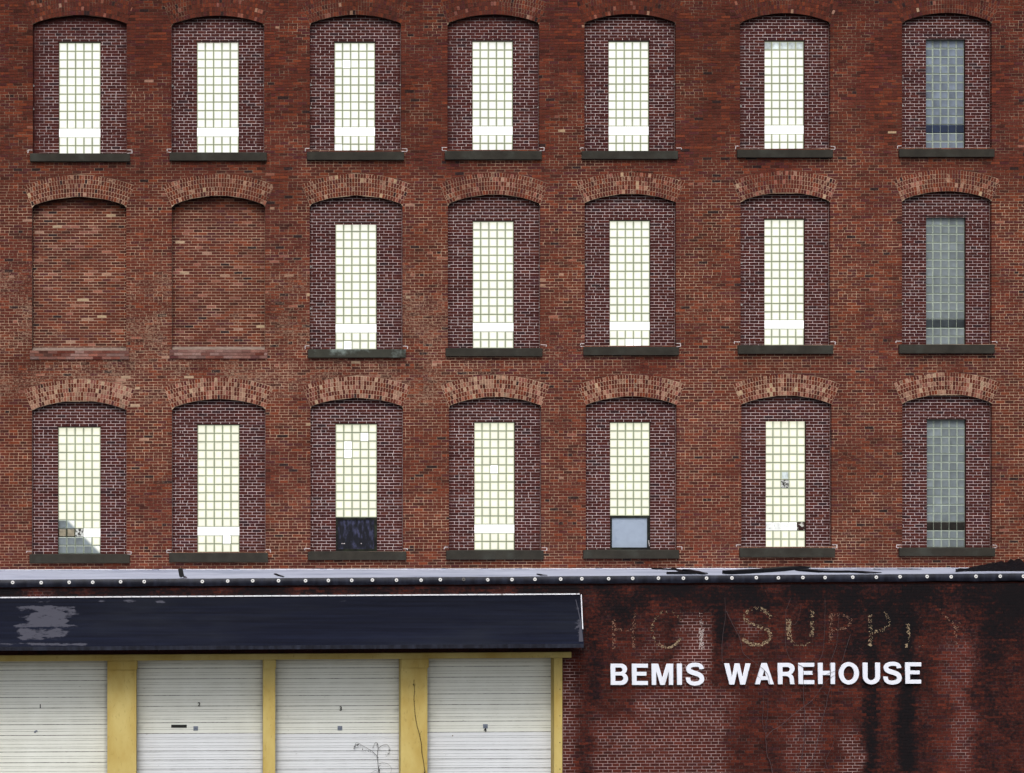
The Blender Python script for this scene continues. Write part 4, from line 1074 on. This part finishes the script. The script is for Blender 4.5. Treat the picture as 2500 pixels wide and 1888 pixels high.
def glyph(ch, w_):
    H = H_
    if ch == 'E': return [[(0, 0), (w_, 0), (w_, 9), (11, 9), (11, 22.8), (w_ - 3.6, 22.8), (w_ - 3.6, 31.5), (11, 31.5), (11, H - 9), (w_, H - 9), (w_, H), (0, H)]]
    if ch == 'I': return [[(0, 0), (w_, 0), (w_, H), (0, H)]]
    if ch == 'H': return [[(0, 0), (11, 0), (11, 22), (w_ - 11, 22), (w_ - 11, 0), (w_, 0), (w_, H), (w_ - 11, H), (w_ - 11, 31.5), (11, 31.5), (11, H), (0, H)]]
    if ch == 'M': return [[(0, 0), (10.5, 0), (10.5, 35), (20.5, 0), (31.8, 0), (41.5, 35), (41.5, 0), (w_, 0), (w_, H), (36.5, H), (26, 15), (15.5, H), (0, H)]]
    if ch == 'W': return [[(0, H), (12.5, 0), (24, 0), (31.6, 34), (38.8, 0), (50.5, 0), (w_, H), (52.5, H), (44.5, 16), (37, H), (26, H), (19, 16), (11.8, H)]]
    if ch == 'A': return [[(0, 0), (11.5, 0), (15, 10.5), (31, 10.5), (34.5, 0), (w_, 0), (29, H), (17, H)], [(18, 19), (28, 19), (23, 35.5)]]
    if ch == 'U': return [[(0, H)] + [(0, 17)] + arc(w_ / 2, 17, w_ / 2, 18.2, 180, 360, 16) + [(w_, H), (w_ - 11, H), (w_ - 11, 18)] + arc(w_ / 2, 17.5, w_ / 2 - 11, 9.5, 360, 180, 12) + [(11, H)]]
    if ch == 'O': return [arc(w_ / 2, H / 2, w_ / 2, 27, 0, 360, 32)[:-1], arc(w_ / 2, H / 2, w_ / 2 - 11.3, 18, 0, 360, 28)[:-1]]
    if ch == 'R': return [[(0, 0), (11, 0), (11, 20), (20, 20)] + arc(20, 10, 9, 10, 90, 15, 5) + [(29.6, 0), (w_, 0)] + [(39.4, 4), (38.8, 12), (37.5, 18), (35, 22), (31.5, 24.3)] + [(36, 27)] + arc(26, 38, 14.5, H - 38, -35, 90, 10) + [(0, H)],
                          [(11, 29.3), (11, 42)] + arc(23, 35.7, 6.5, 6.3, 90, -90, 8)]
    if ch == 'B': return [[(0, 0), (24, 0)] + arc(26, 15, 16, 15, -90, 40, 8) + [(36.5, 26.6), (33.5, 28.2)] + [(37.5, 31)] + arc(26, 38.3, 13.8, 12.9, -10, 90, 8) + [(0, H)],
                          [(11, 8.8), (11, 23.2)] + arc(24, 16, 7.2, 7.2, 90, -90, 8), [(11, 31), (11, 42.6)] + arc(23, 36.8, 6, 5.8, 90, -90, 8)]
    if ch == 'S': return sshape(w_, H + 3)
LET = [('B', 1490.8, 1532.8, 1672.3), ('E', 1542.7, 1581.3, 1672.3), ('M', 1591, 1643, 1672.2), ('I', 1652.7, 1664.4, 1672), ('S', 1674.8, 1718, 1673.4), ('W', 1768, 1831.7, 1671.4), ('A', 1842.6, 1888.6, 1670.6),
       ('R', 1898.9, 1939.6, 1670.4), ('E', 1949, 1987.3, 1670.2), ('H', 1996.9, 2038, 1670), ('O', 2047.5, 2096.5, 1669.8), ('U', 2106.3, 2147.9, 1669.6), ('S', 2156.7, 2200, 1671), ('E', 2210, 2248.2, 1669)]
YL = YA - .045
for ch, xl, xr, yb in LET:
    cu = bpy.data.curves.new('g', 'CURVE'); cu.dimensions = '2D'; cu.fill_mode = 'BOTH'; s_ = (D + YL) / F
    cu.extrude = .018; cu.bevel_depth = .002; cu.bevel_resolution = 0
    for loop in glyph(ch, xr - xl):
        spl = cu.splines.new('POLY'); spl.points.add(len(loop) - 1); spl.use_cyclic_u = True
        for i, (x, y_) in enumerate(loop): spl.points[i].co = (x * s_, y_ * s_, 0, 1)
    ob = bpy.data.objects.new('g', cu); COL.objects.link(ob); bpy.context.view_layer.update()
    me = bpy.data.meshes.new_from_object(ob); bpy.data.objects.remove(ob)
    for v in me.vertices: v.co = (v.co.x, -v.co.z, v.co.y)
    me.name = 'letter'; me.materials.clear(); me.materials.append(M['letter'])
    o = bpy.data.objects.new('letter', me); o.location = at(xl, yb, YL) - SGL; link(o, sign); o['label'] = 'white raised letter %s' % ch

# ==================================================================== VINES
def smooth_path(pts, k=4):
    P = []
    for i in range(len(pts) - 1):
        p0, p1, p2, p3 = pts[max(i - 1, 0)], pts[i], pts[i + 1], pts[min(i + 2, len(pts) - 1)]
        for j in range(k):
            t = j / k; P.append(tuple(.5 * (2 * p1[d] + (p2[d] - p0[d]) * t + (2 * p0[d] - 5 * p1[d] + 4 * p2[d] - p3[d]) * t * t + (3 * p1[d] - p0[d] - 3 * p2[d] + p3[d]) * t ** 3) for d in (0, 1)))
    P.append(pts[-1]); return P
def vine(name, label, base, paths, Yf, mat, r, leaves=None):
    t = tag(empty(name, at(base[0], base[1], Yf)), label, 'vine'); o0 = t.location.copy()
    for pts, rk in paths:
        sp_ = smooth_path(pts); mb = MB()
        mb.tube([at(x + R.uniform(-.5, .5), y_ + R.uniform(-.4, .4), Yf - .004 * math.sin(i * .9) - .004) - o0 for i, (x, y_) in enumerate(sp_)], lambda i, n=len(sp_): r * rk * (1 - .45 * i / n), 5)
        mb.build('stem', M[mat], t)
    if leaves:
        for x, y_, sz, cnt in leaves:
            for _ in range(cnt):
                mb = MB(); cx_, cy_ = x + R.uniform(-1, 1) * sz, y_ + R.uniform(-1, 1) * sz; a0 = R.random() * 6; rr = sz * R.uniform(.35, .7)
                for turn in (0, 1):
                    pp = [at(cx_ + rr * (1.3 if k % 3 == 0 else .7) * math.cos(a0 - k * 1.256), cy_ + rr * (1.3 if k % 3 == 0 else .7) * math.sin(a0 - k * 1.256), Yf - .02 - .012 * math.sin(k * 2.) - turn * .004) - o0 for k in range(5)]
                    mb.quad(pp if not turn else pp[::-1])
                mb.build('leaf', M['leaf_dark'], t)
    return t
zv = lambda l: [(1800 + a / 6.738, 1640 + b / 6.738) for a, b in l]
vine('wall_vine', 'bare thin climbing vine straggling up the stained wall behind the white letters', (1880, 1930), [
    (zv([(620, 1900), (580, 1670), (545, 1500), (495, 1380), (478, 1250), (468, 1085)]), 1.3), (zv([(468, 1085), (470, 1030), (430, 930), (415, 760), (428, 600), (430, 420)]), .8), (zv([(470, 1040), (475, 830), (495, 730), (510, 440)]), .8),
    (zv([(470, 1085), (560, 980), (700, 900), (850, 770), (1000, 650), (1100, 575), (1200, 500), (1290, 400), (1380, 270), (1480, 140), (1600, 60)]), 1.0),
    (zv([(940, 1900), (990, 1670), (1060, 1400), (1095, 1200), (1112, 1000), (1108, 800), (1100, 580), (1090, 400), (1088, 200), (1085, 0)]), 1.2), (zv([(960, 1900), (1080, 1670), (1220, 1480), (1280, 1300), (1340, 1050), (1400, 800), (1460, 560), (1490, 400), (1530, 220), (1530, 0)]), 1.1),
    (zv([(1490, 1610), (1450, 1480), (1520, 1320), (1580, 1180), (1620, 950), (1630, 750)]), .6), (zv([(1480, 400), (1440, 350), (1400, 330)]), .6), (zv([(1535, 240), (1550, 330), (1540, 520)]), .6),
    (z7([(490, 760), (480, 740), (380, 690), (330, 620), (298, 480), (300, 170), (320, 100), (360, 0)]), .8), (z7([(1000, 400), (950, 560), (910, 700), (870, 780), (800, 800), (740, 830)]), .7), (z7([(785, 930), (785, 700), (800, 650), (850, 520), (860, 400), (880, 160)]), .8),
    (z7([(590, 820), (600, 760), (640, 700), (700, 600), (725, 300), (725, 0)]), .8), (z7([(300, 170), (380, 290), (440, 220), (470, 60)]), .5),
    (z6([(1390, 700), (1380, 560), (1400, 350), (1420, 200), (1415, 0)]), .8), (z6([(1430, 140), (1500, 290), (1580, 440), (1610, 590), (1700, 670), (1790, 740), (1830, 770), (1880, 830), (1900, 930)]), .9), (z6([(1670, 790), (1660, 870), (1650, 940), (1620, 1000)]), .6), (z6([(1680, 800), (1750, 830), (1800, 870)]), .6)],
    YA - .075, 'vine', .0062)
z5 = lambda l: [(960 + a / 4.608, 1560 + b / 4.608) for a, b in l]
pv = z5([(380, 1700), (360, 1512), (350, 1440), (325, 1280), (320, 1190), (300, 1090), (265, 960), (250, 870), (240, 760), (235, 680), (240, 560), (232, 520), (235, 460)])
vine('pier_vine', 'thin dark creeper climbing the yellow pier between doors 3 and 4', (1040, 1930), [(pv, 1.2), (z5([(320, 1190), (300, 1110), (305, 1060), (325, 1035)]), .5)], YA - .035, 'vine_dark', .006,
     [(x, y_, 1.3, 1) for x, y_ in smooth_path(pv, 3)[4:]] + [(1011, 1672, 2.2, 6), (1014.2, 1749, 2, 4), (1011, 1712, 1.6, 3), (1030.5, 1837, 2, 4), (1036.5, 1885, 2.2, 5)])
z3 = lambda l: [(660 + a / 5.803, 1600 + b / 5.803) for a, b in l]
dv = [(z3([(1545, 1900), (1540, 1660), (1530, 1560), (1520, 1450), (1520, 1380), (1530, 1300), (1510, 1240), (1480, 1250), (1455, 1320)]), 1.2), (z3([(1515, 1440), (1470, 1385), (1420, 1345), (1320, 1290), (1230, 1240), (1200, 1270), (1185, 1330)]), .9),
      (z3([(1530, 1320), (1600, 1270), (1660, 1270), (1695, 1330), (1685, 1390), (1640, 1420)]), .8), (z3([(1540, 1540), (1600, 1520), (1680, 1550), (1720, 1610), (1700, 1670)]), .6), (z3([(1540, 1660), (1490, 1635), (1430, 1665)]), .6)]
lv = [z3([p])[0] + (sz, c) for p, sz, c in (((1190, 1310), 2, 4), ((1200, 1290), 2, 3), ((1235, 1265), 2.6, 6), ((1215, 1275), 2, 3), ((1280, 1288), 1.5, 2), ((1312, 1325), 2, 4), ((1342, 1350), 1.8, 3), ((1393, 1360), 1.2, 2), ((1420, 1372), 1.2, 2), ((1455, 1380), 1.2, 2),
      ((1455, 1310), 1.4, 2), ((1465, 1280), 1.2, 2), ((1510, 1265), 1.6, 3), ((1525, 1290), 1.3, 2), ((1522, 1340), 1.2, 2), ((1520, 1375), 1.3, 2), ((1525, 1450), 1.5, 3), ((1522, 1480), 1.2, 2), ((1678, 1300), 1.5, 2), ((1688, 1350), 1.7, 4), ((1678, 1390), 1.6, 3), ((1640, 1420), 1.5, 2),
      ((1553, 1570), 1.7, 4), ((1525, 1585), 1.5, 3), ((1540, 1630), 2.4, 7), ((1545, 1650), 2, 4), ((1480, 1420), 1, 1), ((1515, 1410), 1, 1))]
vine('door_vine', 'small dark leafy vine curling over the bottom of door 3', (928, 1930), dv, YD - .03, 'vine_dark', .005, lv)

# ==================================================================== THINGS ON THE ROOF
za = lambda x, y_: (1580 + x / 4.424, 1375 + y_ / 4.424)
zb = lambda x, y_: (2000 + x / 4.424, 1375 + y_ / 4.424)
def scrap(name, label, pts, th, wd=None, cat='roofing scrap', grp='scraps lying on the pale roof'):
    pts = [roof_at(p[0], p[1], th / 2 + .01) for p in pts]; t = MB()
    n_ = len(pts)
    for i, (p, q_) in enumerate(zip(pts, pts[1:])):
        d = (q_ - p); d.z = 0; d.normalize(); nrm = Vector((-d.y, d.x, 0)) * (wd or th) * .5
        ha, hb = th * (.5 if not (i == n_ - 2 and False) else .5), th * .5
        if cat == 'roofing scrap' and i == n_ - 2: hb *= .45
        A8 = [p - nrm - Vector((0, 0, ha)), q_ - nrm - Vector((0, 0, hb)), q_ - nrm + Vector((0, 0, hb)), p - nrm + Vector((0, 0, ha)), p + nrm - Vector((0, 0, ha)), q_ + nrm - Vector((0, 0, hb)), q_ + nrm + Vector((0, 0, hb)), p + nrm + Vector((0, 0, ha))]
        b = len(t.v); t.v += [tuple(v) for v in A8]; t.c += [(1, 1, 1, 0)] * 8
        for f_ in ((0, 1, 2, 3), (5, 4, 7, 6), (3, 2, 6, 7), (1, 0, 4, 5), (4, 0, 3, 7), (1, 5, 6, 2)): t.f.append(tuple(b + i_ for i_ in f_)); t.mi.append(0)
    c0 = pts[0].copy(); c0.z -= th / 2; t.v = [(x - c0.x, y_ - c0.y, z - c0.z) for x, y_, z in t.v]
    o = t.build(name, M['scrap']); o.location = c0; tag(o, label, cat, grp); return o
scrap('roofing_strip', 'thin black strip running down to a point at the left of the scrap pile', [za(60, 50), za(300, 80), za(520, 108), za(600, 126)], .025, .08)
scrap('roofing_strip', 'short thin black strip crossing over the others at the left of the pile', [za(275, 50), za(340, 86), za(400, 122)], .025, .08)
scrap('roofing_strip', 'thick black bar lying flat along the roof edge under the crossed strips', [za(210, 122), za(430, 122), za(640, 126)], .045, .12)
scrap('roofing_strip', 'short broad black strip just right of the crossing', [za(415, 90), za(520, 108), za(620, 128)], .04, .15)
scrap('roofing_plank', 'long wide black plank leaning up from the roof edge to the wall', [za(860, 124), za(1200, 106), za(1500, 82), za(1715, 53)], .075, .25)
scrap('roofing_strip', 'long low black strip right of the leaning plank', [za(1640, 86), za(1900, 104), za(2200, 104), zb(430, 108), zb(640, 117)], .035, .2)
scrap('roofing_strip', 'fine dark stick near the wall right of the long low strip', [zb(590, 72), zb(665, 76)], .015, .04)
scrap('roofing_strip', 'fine dark stick near the wall above the twelfth washer from the right', [zb(850, 70), zb(980, 74), zb(1105, 76)], .02, .05)
scrap('roofing_strip', 'fine dark stick beside the tip of the leaning plank', [za(1700, 78), za(1970, 78)], .015, .04)
scrap('roofing_strip', 'small dark splinter on the roof between the second and third windows of the lowest row', [(671, 1403), (681, 1407), (692, 1410)], .018, .05)
scrap('roofing_strip', 'small dark splinter at the roof edge below the fourth window of the lowest row', [(1313, 1404), (1322, 1406), (1334, 1407)], .02, .06)
# crumpled black sheet piled against the wall at the far right
cs_ = MB(); nx, nv = 60, 10; G = []
def heap_h(px): return .0 + .16 * sst(2335, 2480, px) + .03
for i in range(nx + 1):
    px = 2333 + 260 * i / nx; rw = []
    for j in range(nv + 1):
        v = j / nv; yy = (1397.5 - 2 * sst(2333, 2360, px)) * (1 - v) + (1394 - 5 * sst(2340, 2420, px)) * v if True else 0
        p = roof_at(px, yy + .0); p.z += heap_h(px) * math.sin(v * 2.2) * (1 + .5 * nz(px, v * 40, 16, 2)) + .03 * nz(px, v * 60, 7, 8) + .015
        p.y = min(p.y, -.06); rw.append(p)
    G.append(rw)
c0 = G[0][0].copy()
for i in range(nx):
    for j in range(nv): cs_.quad([G[i][j] - c0, G[i + 1][j] - c0, G[i + 1][j + 1] - c0, G[i][j + 1] - c0])
o = cs_.build('crumpled_sheet', M['scrap']); o.location = c0; tag(o, 'big crumpled black roofing sheet heaped against the wall at the right end of the roof', 'roofing sheet')
# small lamp
lp_ = tag(empty('floodlight', at(452, 1415, YA + .12)), 'small black tilted floodlight on a grey dome at the left of the roof edge', 'floodlight'); L0 = lp_.location.copy()
hm = bmesh.new(); bmesh.ops.create_cube(hm, size=1)
for v in hm.verts:
    v.co = (.105 * v.co.x, .12 * v.co.y, .20 * v.co.z)
bmesh.ops.bevel(hm, geom=list(hm.edges), offset=.018, segments=2, affect='EDGES')
bmesh.ops.rotate(hm, verts=hm.verts, cent=(0, 0, 0), matrix=Matrix.Rotation(math.radians(-12), 3, 'Y'))
me = bpy.data.meshes.new('lamp_head'); hm.to_mesh(me); hm.free(); me.materials.append(M['lamp_black']); o = bpy.data.objects.new('lamp_head', me); o.location = at(442, 1398.5, YA + .1) - L0; link(o, lp_)
hm = bmesh.new(); bmesh.ops.create_uvsphere(hm, u_segments=14, v_segments=8, radius=.05)
for v in hm.verts: v.co.z = max(v.co.z, -.01) * 1.5
me = bpy.data.meshes.new('lamp_base'); hm.to_mesh(me); hm.free(); me.materials.append(M['lamp_grey']); o = bpy.data.objects.new('lamp_base', me); o.location = at(452, 1415, YA + .12) - L0; link(o, lp_)
st_ = MB(); st_.tube([at(452, 1409, YA + .12) - L0, at(447, 1406, YA + .1) - L0], .014, 6); st_.build('lamp_arm', M['lamp_black'], lp_)
